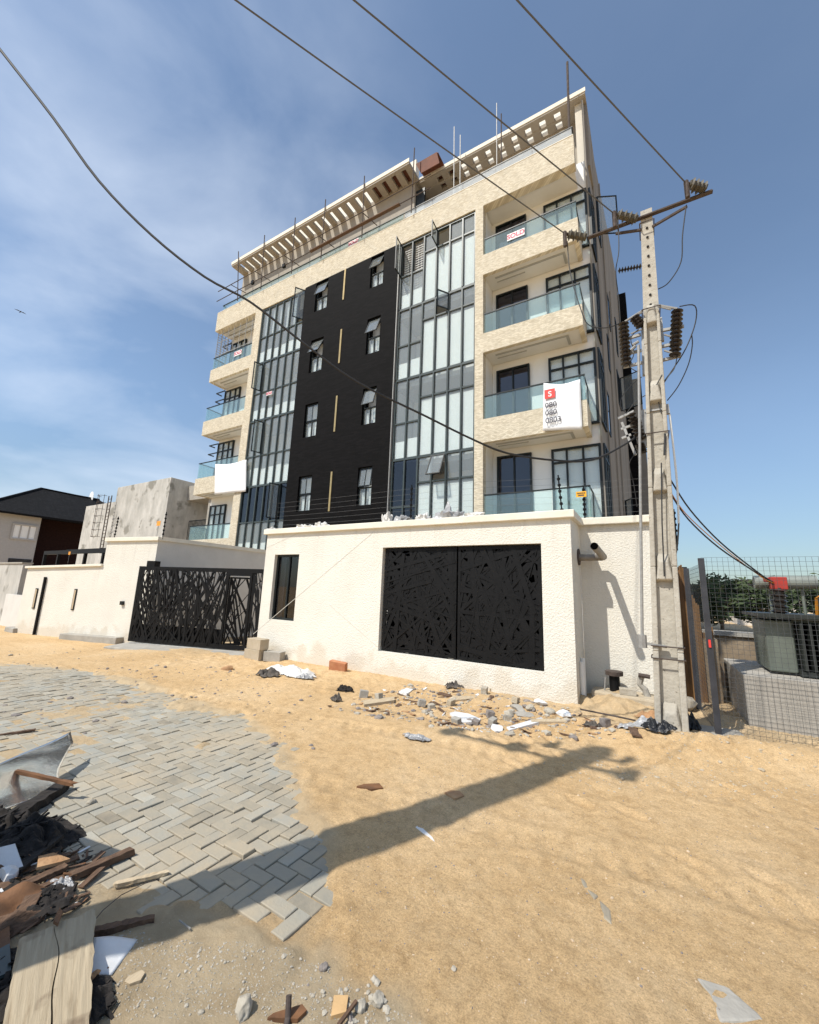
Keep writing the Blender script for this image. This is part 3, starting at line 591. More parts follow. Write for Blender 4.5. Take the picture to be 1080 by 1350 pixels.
# burglar screen of small squares in the top left lights of the right bay, and beside the left bay
mb = MB()
for z in np.arange(14.4, 16.75, .12): mb.box(RC[0]+.06, RC[2]-.06, YF+.18, YF+.195, z, z+.03)
for x in np.arange(RC[0]+.1, RC[2]-.1, .17): mb.box(x, x+.02, YF+.196, YF+.21, 14.4, 16.75)
part(mb, 'burglar_screen', M['steel'])
# edge trim between cladding and bay
part(bx(-8.775,-8.745,YF-.07,YF+.2,2.5,16.9), 'edge_trim', M['steel'])

# balconies
def balcony(x0, x1, zb, zt, zr, side, deep=1.05, last=False):
    m = MB(); m.box(x0, x1, YF, YF+.16, zb, zt)
    sx0, sx1 = ((x1-.16, x1) if side > 0 else (x0, x0+.16))
    m.box(sx0, sx1, YF+.16, YF+deep, zb+.001, zt-.001)
    o = part(m, 'balcony', M['stone'])
    sl_ = MB(); fx0, fx1 = ((x0, x1-.16) if side > 0 else (x0+.16, x1)); sl_.box(fx0, fx1, YF+.16, YF+deep, zb+.03, zb+.25); sl_.build('balcony_floor', M['ceil'], o)
    tr = MB(); a, b = fx0+.35, fx1-.35; mid = (a+b)/2; zz = zb+.005
    tr.box(a, b, YF+.36, YF+.44, zz, zz+.028); tr.box(a, mid-.2, YF+.62, YF+.66, zz, zz+.028); tr.box(b-.09, b, YF+.44, YF+.95, zz, zz+.028)
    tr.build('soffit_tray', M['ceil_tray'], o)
    # glass balustrade
    g = MB(); n = 3; px0, px1 = x0+.03, x1-.03
    for k in range(n): g.box(px0+(px1-px0)*k/n+.006, px0+(px1-px0)*(k+1)/n-.006, YF+.07, YF+.085, zt-.02, zr-.03)
    ex = x1-.07 if side > 0 else x0+.07
    g.box(ex-.007, ex+.007, YF+.1, YF+deep+.0, zt-.02, zr-.03)
    rl = g.build('balustrade_glass', M['rail'], o)
    hr = MB(); hr.box(px0, px1, YF+.055, YF+.10, zr-.03, zr+.015); hr.box(ex-.022, ex+.022, YF+.10, YF+deep, zr-.031, zr+.014)
    hr.box(ex-.018, ex+.018, YF+deep-.05, YF+deep-.015, zt-.02, zr-.031)
    hr.build('handrail', M['alu'], o); return o
RB = [(13.70,14.59,15.36),(10.38,11.17,12.03),(6.85,7.74,8.65),(3.1,3.95,4.95)]
LB = [(13.45,14.25,15.05),(10.07,10.93,11.8),(6.5,7.44,8.37),(3.0,3.91,4.7)]
for (a,b,c) in RB: balcony(-4.85,-1.4,a,b,c,1)
for (a,b,c) in LB: balcony(-22.15,-18.5,a,b,c,-1)
# doors and corner windows behind the right balconies
def frame(mb, x0, x1, y0, y1, z0, z1, w=.06, verts=(), horis=()):
    mb.box(x0,x0+w,y0,y1,z0,z1).box(x1-w,x1,y0,y1,z0,z1).box(x0+w,x1-w,y0+.001,y1-.001,z1-w,z1).box(x0+w,x1-w,y0+.001,y1-.001,z0,z0+w)
    for v in verts: mb.box(v-w/2.4,v+w/2.4,y0+.002,y1-.002,z0+w,z1-w)
    for h in horis: mb.box(x0+w,x1-w,y0+.003,y1-.003,h-w/2.4,h+w/2.4)
for zf, zt in ((14.2,16.7),(10.7,13.42),(7.3,10.08),(3.6,6.6)):
    d = MB(); frame(d, -4.67,-3.41, 13.97,14.07, zf, zt, .06, verts=(-4.03,)); o = part(d, 'balcony_door', M['alu'])
    bx(-4.62,-3.46,14.03,14.036,zf+.05,zt-.05).build('door_glass', M['pane_dark'], o); bx(-4.6,-3.5,14.06,14.066,zf+.06,zt-.06).build('door_curtain', M['room'], o)
    zt2 = zt-.02; zm = zt2-.5
    d = MB(); frame(d, -2.72,-1.16, 13.95,14.06, zf, zt2, .07, verts=(-2.22,-1.70), horis=(zm,)); o = part(d, 'corner_window', M['alu'])
    bx(-2.66,-1.22,14.0,14.008,zf+.06,zt2-.06).build('window_glass', M['pane'], o); bx(-2.66,-1.22,14.062,14.068,zf+.1,zt2-.06).build('blind', M['blind'], o)
    # the return of the corner window on the flank
    s = MB(); yb = 15.0
    def q(y, off): return Vector((sideX(y)+off, y, 0))
    dv = (q(yb,0)-q(14,0)).normalized(); nv = Vector((dv.y,-dv.x,0)); L_ = (q(yb,0)-q(14,0)).length
    s.obox(q(14.5,.03)+Vector((0,0,(zf+zt2)/2)), dv*(L_/2-.05), nv*.01, (0,0,(zt2-zf)/2-.05)); gl = s.build('side_glass', M['pane'], o)
    s = MB()
    for yy in (14.04, 14.5, 14.96): s.obox(q(yy,.03)+Vector((0,0,(zf+zt2)/2)), dv*.03, nv*.035, (0,0,(zt2-zf)/2))
    for zz in (zf+.03, zm, zt2-.03): s.obox(q(14.5,.03)+Vector((0,0,zz)), dv*(L_/2-.07), nv*.034, (0,0,.03))
    s.build('side_frame', M['alu'], o)
    s = MB(); s.obox(q(14.5,.012)+Vector((0,0,(zf+zt2)/2)), dv*(L_/2-.06), nv*.004, (0,0,(zt2-zf)/2-.06)); s.build('side_blind', M['blind'], o)
# corner windows behind the left balconies
for zf, zt in ((14.0,16.5),(10.6,13.3),(7.1,9.9),(3.9,6.05)):
    d = MB(); frame(d, -22.0,-20.55, 13.99,14.09, zf, zt, .07, verts=(-21.5,-21.0), horis=(zt-.55,)); o = part(d, 'corner_window', M['alu'])
    bx(-21.93,-20.62,14.03,14.038,zf+.07,zt-.07).build('window_glass', M['pane'], o)
    if zt > 9: 
        s = MB()
        for zz in (zt-.2, zt-.75): s.box(-22.45,-21.6,13.72,13.76,zz,zz+.06).box(-22.45,-22.41,13.76,14.1,zz,zz+.06)
        s.build('open_sash', M['alu'], o)
# lattice screen that closes the top left balcony
mb = MB()
for z in np.arange(14.3, 16.85, .16): mb.box(-22.12,-22.09,YF+.12,14.05,z,z+.025)
for y in np.arange(13.15, 14.1, .23): mb.box(-22.125,-22.085,y,y+.02,14.26,16.88)
for x in np.arange(-21.6,-18.6,.55): mb.box(x,x+.025,YF+.11,YF+.13,14.26,16.88)
for z in (15.2, 16.1): mb.box(-22.1,-18.5,YF+.131,YF+.15,z,z+.03)
for y in np.arange(13.3,14.1,.3): mb.box(-22.0,-18.55,y,y+.03,16.80,16.83)
part(mb, 'balcony_screen', M['steel'])

# flank details: windows hung open, slots and pipes
def flank_window(y0, y1, z0, z1, ang=1.2, hinge=1):
    a = Vector((sideX(y0), y0, 0)); b = Vector((sideX(y1), y1, 0)); dv = (b-a).normalized(); nv = Vector((dv.y,-dv.x,0)); w = (b-a).length
    s = MB(); c = (a+b)/2+nv*.012
    for t in (-1,1): s.obox(c+dv*t*(w/2-.03)+Vector((0,0,(z0+z1)/2)), dv*.03, nv*.025, (0,0,(z1-z0)/2))
    for z in (z0+.03,z1-.03): s.obox(c+Vector((0,0,z)), dv*(w/2-.06), nv*.024, (0,0,.03))
    o = part(s, 'flank_window', M['alu']); g = MB(); g.obox(c+Vector((0,0,(z0+z1)/2)), dv*(w/2-.05), nv*.006, (0,0,(z1-z0)/2-.05)); g.build('pane', M['pane_dark'], o)
    if ang:
        d = (dv*math.cos(ang)*(-1 if hinge > 0 else 1)+nv*math.sin(ang)).normalized(); h = b if hinge > 0 else a; n2 = Vector((-d.y,d.x,0)); h = h+nv*.05
        s = MB()
        for t in (.02,w-.02): s.obox(h+d*t+Vector((0,0,(z0+z1)/2)), d*.022, n2*.02, (0,0,(z1-z0)/2))
        for z in (z0+.02,z1-.02): s.obox(h+d*w/2+Vector((0,0,z)), d*(w/2-.042), n2*.019, (0,0,.02))
        s.build('open_sash', M['alu'], o); g = MB(); g.obox(h+d*w/2+Vector((0,0,(z0+z1)/2)), d*(w/2-.04), n2*.004, (0,0,(z1-z0)/2-.04)); g.build('sash_pane', M['pane'], o)
flank_window(16.3,17.1,16.6,18.5,1.1,-1); flank_window(15.6,16.4,7.6,9.3,0); flank_window(20.6,21.6,10.8,12.6,1.15,1)
flank_window(18.2,18.9,13.6,15.2,0); flank_window(21.4,22.0,14.0,16.0,.0); flank_window(19.5,20.1,4.3,5.9,.5,1); flank_window(17.2,17.9,10.9,12.5,0)
for y, z0, z1 in ((15.3,3,20.6),(17.6,3,20.5),(19.3,3,16)): part(MB().tube([(sideX(y)+.05,y,z0),(sideX(y)+.05,y,z1)], .03, 6), 'downpipe', M['side'])
part(bx(sideX(24.6)-.7,sideX(24.6)+.42,24.62,26.0,0,19.6), 'rear_cladding', M['black_stone'])
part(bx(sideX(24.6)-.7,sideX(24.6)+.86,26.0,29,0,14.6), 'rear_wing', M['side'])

# the roof: penthouse walls, slotted canopy slabs, glass parapet
part(bx(-21.3,-8.6,13.78,19,17.95,21.09), 'penthouse_wall', M['canopy']); part(bx(-21.3,-8.6,13.785,14.1,21.265,22.4), 'added_upstand', M['coping']); part(bx(-7.3,-1.25,14.74,15,21.23,22.2), 'added_upstand', M['coping'])  # upstands added so their sunlit faces show bright through the slots
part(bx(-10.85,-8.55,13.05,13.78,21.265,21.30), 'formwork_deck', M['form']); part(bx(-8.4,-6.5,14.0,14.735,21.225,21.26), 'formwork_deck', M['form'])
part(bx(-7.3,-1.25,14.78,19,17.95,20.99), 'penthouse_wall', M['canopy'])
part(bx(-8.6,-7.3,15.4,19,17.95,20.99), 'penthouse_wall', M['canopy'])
part(bx(-8.62,-8.12,13.9,14.0,18.1,20.6), 'terrace_door', M['alu'])
def canopy(x0, x1, y0, y1, z0, z1, slots, ys0, ys1, sw, cross=None):
    m = MB(); m.box(x0, x1, y0, ys0, z0, z1); m.box(x0, x1, ys1, y1, z0, z1)
    e = x0
    for s_ in sorted(slots): m.box(e, s_-sw/2, ys0, ys1, z0, z1); e = s_+sw/2
    m.box(e, x1, ys0, ys1, z0, z1)
    if cross: m.box(x0+.1, x1-.1, cross-.06, cross+.06, z0-.02, z1-.06)
    return part(m, 'canopy', M['canopy'])
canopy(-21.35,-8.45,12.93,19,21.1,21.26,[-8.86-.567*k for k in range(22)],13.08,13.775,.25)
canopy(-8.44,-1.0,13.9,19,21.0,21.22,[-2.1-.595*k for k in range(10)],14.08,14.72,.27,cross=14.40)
part(bx(-21.36,-8.44,12.90,12.928,21.2,21.40), 'canopy_edge', M['coping']); part(bx(-8.43,-.98,13.87,13.898,21.08,21.27), 'canopy_edge', M['coping'])
mb = MB(); mb.prism([(-8.25,13.2,21.25),(-7.15,13.2,21.25),(-7.0,13.2,20.55),(-7.95,13.2,20.55)], (0,0,0), (0,.04,0)); mb.box(-8.2,-7.1,13.24,14.1,21.22,21.26); part(mb, 'formwork_panel', M['form'])
part(bx(-1.42,-1.13,14.15,14.77,17.95,20.99), 'roof_column', M['cream'])
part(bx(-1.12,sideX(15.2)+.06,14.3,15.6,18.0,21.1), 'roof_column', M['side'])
g = MB()
for k in range(9): a = -21.85+k*1.46; g.box(a+.008, a+1.452, YF+.06, YF+.074, 18.17, 18.58)
pr = part(g, 'parapet_glass', M['rail'])
g = MB()
for k in range(5): a = -8.65+k*1.44; g.box(a+.008, a+1.432, YF+.06, YF+.074, 18.17, 18.58)
part(g, 'parapet_glass', M['film'])
part(bx(-21.9,-1.42,YF+.045,YF+.09,18.58,18.62), 'parapet_rail', M['alu'])
mb = MB(); mb.box(-21.9,-21.86,YF+.09,14.6,18.58,18.62).box(-1.46,-1.42,YF+.09,13.8,18.579,18.619); part(mb, 'parapet_rail', M['alu'])
part(bx(-21.88,-21.866,YF+.1,14.6,18.17,18.57), 'parapet_glass', M['rail'])

# signs that say SOLD
def sold(x, z, y, w, rot=0.):
    t = thing('sold_sign', (x, y, z), 'x', 'sign', 'SOLD notices on the building'); s = MB(); s.box(x-w/2, x+w/2, y-.004, y+.004, z-w*.22, z+w*.22); s.build('board', M['sign'], t)
    text(t, 'lettering', 'SOLD', w*.40, (x, y-.0065, z), (PI/2, 0, 0), M['pink'], bold=.008); return t
tag(sold(atY(680,303,13.04).x, 14.95, 13.04, .66), 'white SOLD notice on the glass of the topmost right hand balcony')
tag(sold(atY(466,320,13.03).x, 18.36, 13.03, .62), 'small SOLD notice on the rooftop parapet glass above the black cladding')
tag(sold(atY(314,463,13.03).x, 14.72, 13.03, .66), 'SOLD notice on the screened top left balcony')
tag(sold(atY(355,518,12.99).x, 11.45, 12.99, .42), 'smallest SOLD notice stuck to the left glazed bay')

# scaffold along the roof edge
sc = thing('scaffold', (-15, 12.86, 18.16), 'rusty tube scaffold along the roof edge below the slotted canopy', 'scaffold')
def z1(x, y): return 250+x/2.7, 180+y/2.7
for (q0, q1) in (((172,575),(174,410)),((258,505),(267,352)),((365,465),(376,290)),((470,405),(484,225)),((615,335),(622,142)),((790,245),(800,42))):
    a, b = atY(*z1(*q0), 12.86), atY(*z1(*q1), 12.86); MB().tube([(a.x,12.86,18.18),(b.x+.02,12.85,b.z)], .026, 6).build('pole', M['rust_steel'], sc)
for (za, zb) in ((19.55,19.62),(18.85,18.9)): MB().tube([(-22.2,12.80,za),(-7.2,12.80,zb)], .024, 6).build('ledger', M['rust_steel'], sc)
for x in (-20.8,-18.6,-16.2,-13.6,-10.8): MB().tube([(x-.1,12.75,19.5),(x+.1,13.7,19.52)], .022, 6).build('transom', M['rust_steel'], sc)
bx(-14.2,-8.7,12.62,12.77,18.72,18.77).build('walkway_board', M['wood_brown'], sc)
for x in (-18.9,-16.3): bx(x-.09,x+.09,12.77,12.9,18.8,19.0).build('clamp', M['black'], sc)
# lone poles that stand on the right roof
for (q0, q1, r, m, lab) in (((607,225),(607,178),.02,'steel','pale thin pole on the roof, left one of the close pair'),((599,230),(599,167),.02,'steel','taller pale pole of the close pair beside the red formwork'),((655,205),(655,136),.02,'steel','pale pole rising behind the right roof parapet'),((661,208),(661,150),.025,'rust_steel','rusty pole right beside the pale roof pole'),((750,165),(748,82),.045,'rust_steel','tallest rusty pole at the right end of the roof')):
    a, b = atY(*q0, 13.22), atY(*q1, 13.22); o = MB().tube([(a.x,13.22,18.18),(b.x,13.22,b.z)], r, 7).build('roof_pole', M[m]); tag(o, lab, 'pole', 'poles standing on the roof')
# banners tied to balconies
def banner(name, pts, label, bulge=.05):
    t = thing(name, pts[0], label, 'banner'); m = MB(); n = 12
    P = [Vector(p) for p in pts]
    for i in range(n+1):
        for j in range(n+1):
            u, v = i/n, j/n; p = (P[0]*(1-u)+P[1]*u)*(1-v)+(P[3]*(1-u)+P[2]*u)*v
            sag = .10*math.sin(u*PI)*(1-v); p = p+Vector((0, -bulge*math.sin(u*PI)*math.sin(v*PI)-.012*math.sin(u*9+v*3), -sag)); m.v.append(tuple(p))
    for i in range(n):
        for j in range(n): a = i*(n+1)+j; m.f.append((a, a+n+1, a+n+2, a+1)); m.m.append(0)
    c = m.build('cloth', M['banner'], t, smooth=True); so_ = c.modifiers.new('thick', 'SOLIDIFY'); so_.thickness = .004; return t
yb = 12.93; P = [atY(717,505,yb), atY(765,500,yb), atY(768,566,yb), atY(716,568,yb)]
bt = banner('banner', P, 'large white printed banner hanging over the second right balcony from below')
x, z = P[0].x, (P[0].z+P[3].z)/2; wz = P[0].z-P[3].z
bx(x+.03,x+.36,yb-.075,yb-.068,P[0].z-.62,P[0].z-.30).build('red_panel', M['redpaint'], bt)
text(bt, 'lettering', 'S', .26, (x+.2, yb-.078, P[0].z-.48), (PI/2,0,0), M['sign'], bold=.004)
for k, s_ in enumerate(('080', '080', '0803')): text(bt, 'lettering', s_, .25, (x+.03, yb-.075-.005*k, P[0].z-.86-.27*k), (PI/2,0,0), M['ink'], bold=.002, align='LEFT')
P = [atY(284,612,yb), atY(325,606,yb), atY(324,648,yb), atY(283,652,yb)]
banner('banner', P, 'white banner hanging over the second left balcony from below')

# ------------------------------------------------------------------ the front boundary wall
BW = thing('boundary_wall', (-4.5, 6.8, 0), 'tall white stucco compound wall with lattice opening, narrow window and cream coping', 'wall')
y0, y1 = 6.7, 6.95; X0, X1 = -8.03, -1.05
xs = [X0,-7.70,-6.9,-4.6,-1.51,X1]; m = MB()
m.box(X0,-7.70,y0,y1,-.3,2.82).box(-7.70,-6.9,y0,y1,-.3,.84).box(-7.70,-6.9,y0,y1,2.33,2.82).box(-6.9,-4.6,y0,y1,-.3,2.82).box(-4.6,-1.51,y0,y1,-.3,.45).box(-4.6,-1.51,y0,y1,2.43,2.82).box(-1.51,X1,y0,y1,-.3,2.82)
m.box(X1-.26,X1-.001,y1,7.55,-.3,2.82).box(X0+.001,X0+.25,y1,9.5,-.3,2.82)
m.build('wall_panel', M['stucco'], BW)
bx(X1+.0,.12,7.56,7.8,-.3,2.82).build('return_panel', M['stucco'], BW)
m = MB(); m.box(X0-.07,X1+.07,y0-.07,y1+.09,2.82,2.945); m.build('coping', M['coping'], BW, bevel=.012)
m = MB(); m.box(X1-.28,X1+.069,y1+.09,7.47,2.821,2.944).box(X1-.2,.14,7.47,7.86,2.822,2.943); m.build('coping', M['coping'], BW, bevel=.012)
f = MB(); frame(f, -7.70,-6.9, 6.78,6.85, .84, 2.33, .05, verts=(-7.28,)); w = f.build('window', M['alu'], BW)
bx(-7.65,-6.95,6.81,6.816,.89,2.28).build('window_glass', M['pane_dark'], w)
g = MB()
for (qa, qb) in (((334,836),(492,702)),((434,797),(497,852)),((352,722),(400,700))):
    a, b = atY(*qa, y0), atY(*qb, y0); a.y = b.y = y0-.0015; g.bar(a, b, .010, .004, side=(0,1,0))
g.build('groove_line', M['groove'], BW)
# lattice screen in the large opening, made of two leaves
def lattice(parent, name, o, ux, w, h, n, seed, wid, ang, m, th=.006, nv=None):
    """random straight bars clipped to a rectangle w x h that starts at o and runs along ux; returns one mesh"""
    rnd = random.Random(seed); ux = Vector(ux).normalized(); nv = Vector((ux.y,-ux.x,0)); mb = MB(); o = Vector(o)
    for k in range(n):
        a = ang(rnd); c = Vector((rnd.uniform(0,w), rnd.uniform(0,h))); d = Vector((math.cos(a), math.sin(a))); t0, t1 = -9, 9
        for (p, q, lo, hi) in ((c.x,d.x,0,w),(c.y,d.y,0,h)):
            if abs(q) < 1e-6: continue
            a0, a1 = sorted(((lo-p)/q, (hi-p)/q)); t0, t1 = max(t0,a0), min(t1,a1)
        ln = rnd.uniform(.5, 1.4); t0, t1 = max(t0,-ln), min(t1, ln)
        if t1-t0 < .05: continue
        p0, p1 = c+d*t0, c+d*t1; b = rnd.uniform(*wid); off = nv*(k*.00022)
        A = o+ux*p0.x+Vector((0,0,p0.y))+off; Bq = o+ux*p1.x+Vector((0,0,p1.y))+off
        dv = (Bq-A)/2; per = dv.cross(nv).normalized()
        mb.obox((A+Bq)/2, dv, per*b/2, nv*th/2)
    return mb
for k, (xa, xb) in enumerate(((-4.57,-3.02),(-2.99,-1.54))):
    f = MB(); frame(f, xa, xb, 6.77, 6.82, .47, 2.41, .05); p = f.build('lattice_leaf', M['black'], BW)
    mb = lattice(p, 'l', (xa+.02,6.795,.49), (1,0,0), xb-xa-.04, 1.9, 135, 11+k, (.015,.085), lambda r: r.uniform(0,PI), M['black']); mb.build('lattice', M['black'], p)
bx(-4.62,-1.49,7.0,7.05,.2,2.7).build('shade_backing', M['void'], BW)  # black sheets paint the unlit space behind the lattice and the window
m = MB(); m.box(-7.72,-6.88,7.1,7.14,.6,2.6); m.build('shade_backing', M['void'], BW)
# bracket pipe on the pier
pp = thing('pipe_bracket', (-1.05,7.3,2.2), 'short rusty steel pipe arm with a round flange on the pier side', 'pipe')
m = MB(); m.tube([(-1.05,7.36,2.25),(-.69,7.36,2.25),(-.66,7.33,2.255),(-.70,6.48,2.34)], .055, 14, cap=False); m.build('arm', M['arm'], pp, smooth=True)
m = MB(); m.tube([(-.70,6.485,2.34),(-.698,6.52,2.337),(-.67,7.2,2.27)], .047, 14); m.build('bore_shade', M['void'], pp)  # black plug paints the darkness inside the open pipe
m = MB(); m.tube([(-1.05,7.36,2.26),(-1.03,7.36,2.26)], .14, 16); m.build('flange', M['rust_steel'], pp)
m = MB(); m.tube([(-1.02,7.02,-.1),(-1.02,7.02,.62)], .035, 10); m.tube([(-1.02,7.14,-.1),(-1.02,7.14,.66)], .035, 10); tag(m.build('conduit', M['white']), 'pair of short white plastic conduits standing at the pier foot', 'pipe')

# scraps of plastic on the coping
for i, (x, w, h, m_) in enumerate(((-8.0,.25,.06,'sheeting'),(-6.9,.5,.08,'sheeting'),(-6.4,.35,.12,'sheeting'),(-4.6,.2,.2,'sheeting'),(-4.2,.35,.14,'plastic'),(-3.75,.3,.16,'sheeting'),(-3.2,.6,.26,'plastic'),(-2.7,.4,.10,'sheeting'))):
    bm = bmesh.new(); bmesh.ops.create_icosphere(bm, subdivisions=3, radius=1)
    for v in bm.verts:
        n_ = mnoise.noise(v.co*2.1+Vector((i*7.3,0,0)))+.6*mnoise.noise(v.co*5+Vector((0,i*3.1,0))); v.co = Vector((v.co.x*w/2*(1+.6*n_), v.co.y*.11*(1+.6*n_), max(-.02, v.co.z*h*(.6+1.1*n_))))
    me = bpy.data.meshes.new('plastic_scrap'); bm.to_mesh(me); bm.free(); me.materials.append(M[m_]); o = bpy.data.objects.new('plastic_scrap', me); COL.objects.link(o); o.location = (x, 6.8, 2.962)
    tag(o, ('small white plastic scrap at the left end of the wall coping','low white plastic scrap on the coping right of the narrow window','white crumpled scrap on the coping below the black cladding','tiny peaked white scrap on the middle of the coping','grey clear plastic lump beside the coping fence post','white plastic lump just right of the coping fence post','largest clear plastic heap on the coping below the glazed bay','flat white scrap at the right of the clear plastic heap')[i], 'plastic', 'plastic scraps on the wall coping')

# electric fence posts on the walls
def fence_post(x, y, z, h, lean, label):
    t = thing('electric_fence_post', (x,y,z), label, 'fence post', 'electric fence posts on the walls')
    MB().tube([(x,y,z-.03),(x+lean,y,z+h)], .013, 6).build('rod', M['black'], t)
    m = MB()
    for k in range(6): f = .15+.15*k; m.tube([(x+lean*f,y,z+h*f-.02),(x+lean*f,y,z+h*f+.02)], .028, 8)
    m.build('insulator', M['black'], t)
POSTS = [(-4.05,6.82,2.945,.75,0,'black insulator post on the white coping left of the clear plastic heap'),(-7.95,6.82,2.945,.72,.03,'black insulator post at the left end of the tall white wall'),(-1.25,7.2,2.945,.74,-.05,'leaning black insulator post on the pier coping below the balcony'),(-.95,7.62,2.945,.6,.0,'upright black insulator post right of the leaning one on the pier'),(.42,8.6,2.5,.72,0,'black insulator post on the rusty sheet fence right of the pole')]
for p in POSTS: fence_post(*p)
m = MB()
for k in range(6):
    z = 3.06+.112*k; m.tube([(-7.93,6.82,z),(-6.0,6.82,z-.012),(-4.05,6.82,z),(-2.6,6.83,z-.012),(-1.27,7.2,z),(-.95,7.62,z-.02),(.10,7.62,z-.03)], .0016, 4)
tag(m.build('electric_fence_wire', M['wire_thin']), 'thin bare electric fence wires strung along the top of the white wall', 'wire')
yt = thing('warning_sign', (-1.05,7.3,3.25), 'small yellow warning plate on the electric fence wires', 'sign'); q = atY(766,651,7.5)
bx(q.x-.085,q.x+.085,7.53,7.536,q.z-.05,q.z+.05).build('plate', M['yellow'], yt); text(yt, 'lettering', 'WARNING', .028, (q.x,7.527,q.z+.018), (PI/2,0,0), M['ink'], bold=.001); bx(q.x-.05,q.x+.05,7.5265,7.53,q.z-.03,q.z-.01).build('symbol', M['ink'], yt)

# ------------------------------------------------------------------ left boundary wall, gate, gatehouse flank
A_, B_ = Vector((-16.9,4.98,0)), Vector((-11.8,6.12,0)); dv = (B_-A_).normalized(); nv = Vector((dv.y,-dv.x,0))
def lw(s, z, off=0.): p = A_+dv*s; return Vector((p.x, p.y, z))-nv*off*-1
LL = (B_-A_).length; sT = (atL(142,712,A_,B_)-A_).dot(dv)
LW = thing('boundary_wall', (-14.2,5.6,-.1), 'long low white stucco wall with slot lights left of the black gate, stepping up near the gate', 'wall')
m = MB(); m.prism([lw(0,-.3),lw(LL,-.3),lw(LL,2.72),lw(sT,2.70),lw(sT,1.98),lw(0,1.86)], (0,0,0), -nv*.25); m.build('wall_panel', M['stucco'], LW)
m = MB(); m.prism([lw(-.05,1.86,.06),lw(sT-.001,1.98,.06),lw(sT-.001,2.05,.06),lw(-.05,1.93,.06)], (0,0,0), -nv*.36); m.prism([lw(sT-.04,2.70,.06),lw(LL+.06,2.72,.06),lw(LL+.06,2.83,.06),lw(sT-.04,2.81,.06)], (0,0,0), -nv*.36); m.build('coping', M['coping'], LW, bevel=.01)
def wallpt(q): p = atL(*q, A_, B_); return (p-A_).dot(dv), p.z
def zl(x, y): return x/5.4, 620+y/5.4
for (qa, qb) in ((zl(265,840),zl(242,985)),(zl(545,845),zl(517,995))):
    s0, za = wallpt(qa); s1, zb = wallpt(qb); s = (s0+s1)/2; m = MB(); c = A_+dv*s+nv*.012+Vector((0,0,(za+zb)/2)); m.obox(c, dv*.05, nv*.012, (0,0,abs(za-zb)/2)); o = m.build('slot_light', M['alu'], LW); m = MB(); m.obox(c+nv*.014, dv*.03, nv*.004, (0,0,abs(za-zb)/2-.03)); m.build('lens', M['wood'], o)
s0, za = wallpt(zl(335,760)); s1, zb = wallpt(zl(255,1170)); m = MB(); c = A_+dv*s0+nv*.04+Vector((0,0,(za+max(zb,-.1))/2)); m.obox(c, dv*.022, nv*.03, (0,0,(za-max(zb,-.1))/2)); m.build('downpipe', M['black'], LW)
s0, za = wallpt(zl(876,945)); m = MB(); c = A_+dv*s0+nv*.03+Vector((0,0,za)); m.obox(c, dv*.05, nv*.03, (0,0,.05)); m.build('intercom', M['alu'], LW)
GH = thing('gatehouse_wall', (-11.8,9,0), 'smooth grey shaded wall running back beside the driveway behind the gate', 'wall')
bx(-12.05,-11.8,6.13,12.2,-.2,2.73).build('wall_panel', M['stucco_grey'], GH); bx(-12.1,-11.74,6.18,12.2,2.73,2.84).build('coping', M['coping'], GH)
bx(-11.8,-8.1,12.0,12.2,-.2,2.5).build('end_panel', M['stucco_grey'], GH)
fp = Vector((-11.9,6.3,2.84))
# gate
GA, GB = Vector((-11.83,5.78,.06)), Vector((-8.14,6.86,.06)); gd = (GB-GA).normalized(); gn = Vector((gd.y,-gd.x,0)); gl = (GB-GA).length; gh0 = 1.93
G = thing('driveway_gate', (GA+GB)/2, 'wide black laser cut lattice driveway gate with its small wicket door ajar', 'gate')
def gp(s, z, off=0.): return GA+gd*s+Vector((0,0,z))+gn*off
m = MB(); 
for s in (.04, gl-.04): m.obox(gp(s,gh0/2), gd*.04, gn*.025, (0,0,gh0/2))
for z in (.05, gh0-.05): m.obox(gp(gl/2,z), gd*(gl/2-.08), gn*.024, (0,0,.05))
w0, w1 = gl-1.02, gl-.42
for s in (w0-.03, w1+.03): m.obox(gp(s,gh0/2), gd*.03, gn*.023, (0,0,gh0/2-.1))
m.obox(gp((w0+w1)/2,gh0-.14), gd*((w1-w0)/2), gn*.022, (0,0,.04))
m.build('gate_frame', M['black'], G)
def gang(r): return PI/2+r.choice((-1,1))*abs(r.gauss(.32,.22))
lat = MB()
for (sa, sb, n, sd) in ((.06,w0-.04,165,3),(w1+.04,gl-.06,17,5)):
    q = lattice(G, '', gp(sa,.06), gd, sb-sa, gh0-.12, n, sd, (.018,.06), gang, None); lat.add(q.v, q.f)
lat.build('lattice', M['black'], G)
m = MB(); m.obox(gp(w0/2,.24,-.03), gd*(w0/2-.05), gn*.006, (0,0,.20)); m.build('kick_plate', M['black'], G)
# wicket door turned inwards on its left hinge
ang = .55; wd = (gd*math.cos(ang)-gn*math.sin(ang)); wn_ = Vector((wd.y,-wd.x,0)); hp = gp(w0,.08,-.03); ww = w1-w0; m = MB()
for s in (.02,ww-.02): m.obox(hp+wd*s+Vector((0,0,.82)), wd*.02, wn_*.02, (0,0,.82))
for z in (.02,1.62): m.obox(hp+wd*ww/2+Vector((0,0,z)), wd*(ww/2-.04), wn_*.019, (0,0,.02))
wk = m.build('wicket_door', M['black'], G); q = lattice(G, '', hp+wd*.03, wd, ww-.06, 1.6, 24, 9, (.018,.055), gang, None); q.build('wicket_lattice', M['black'], wk); m = MB(); m.obox(hp+wd*(ww-.07)+wn_*.03+Vector((0,0,.8)), wd*.02, wn_*.025, (0,0,.09)); m.build('handle', M['alu'], wk)
q = gp(.32,gh0+.075,-.1); m = MB(); m.obox(q, gd*.13, gn*.09, (0,0,.075)); m.build('motor_box', M['black'], G)
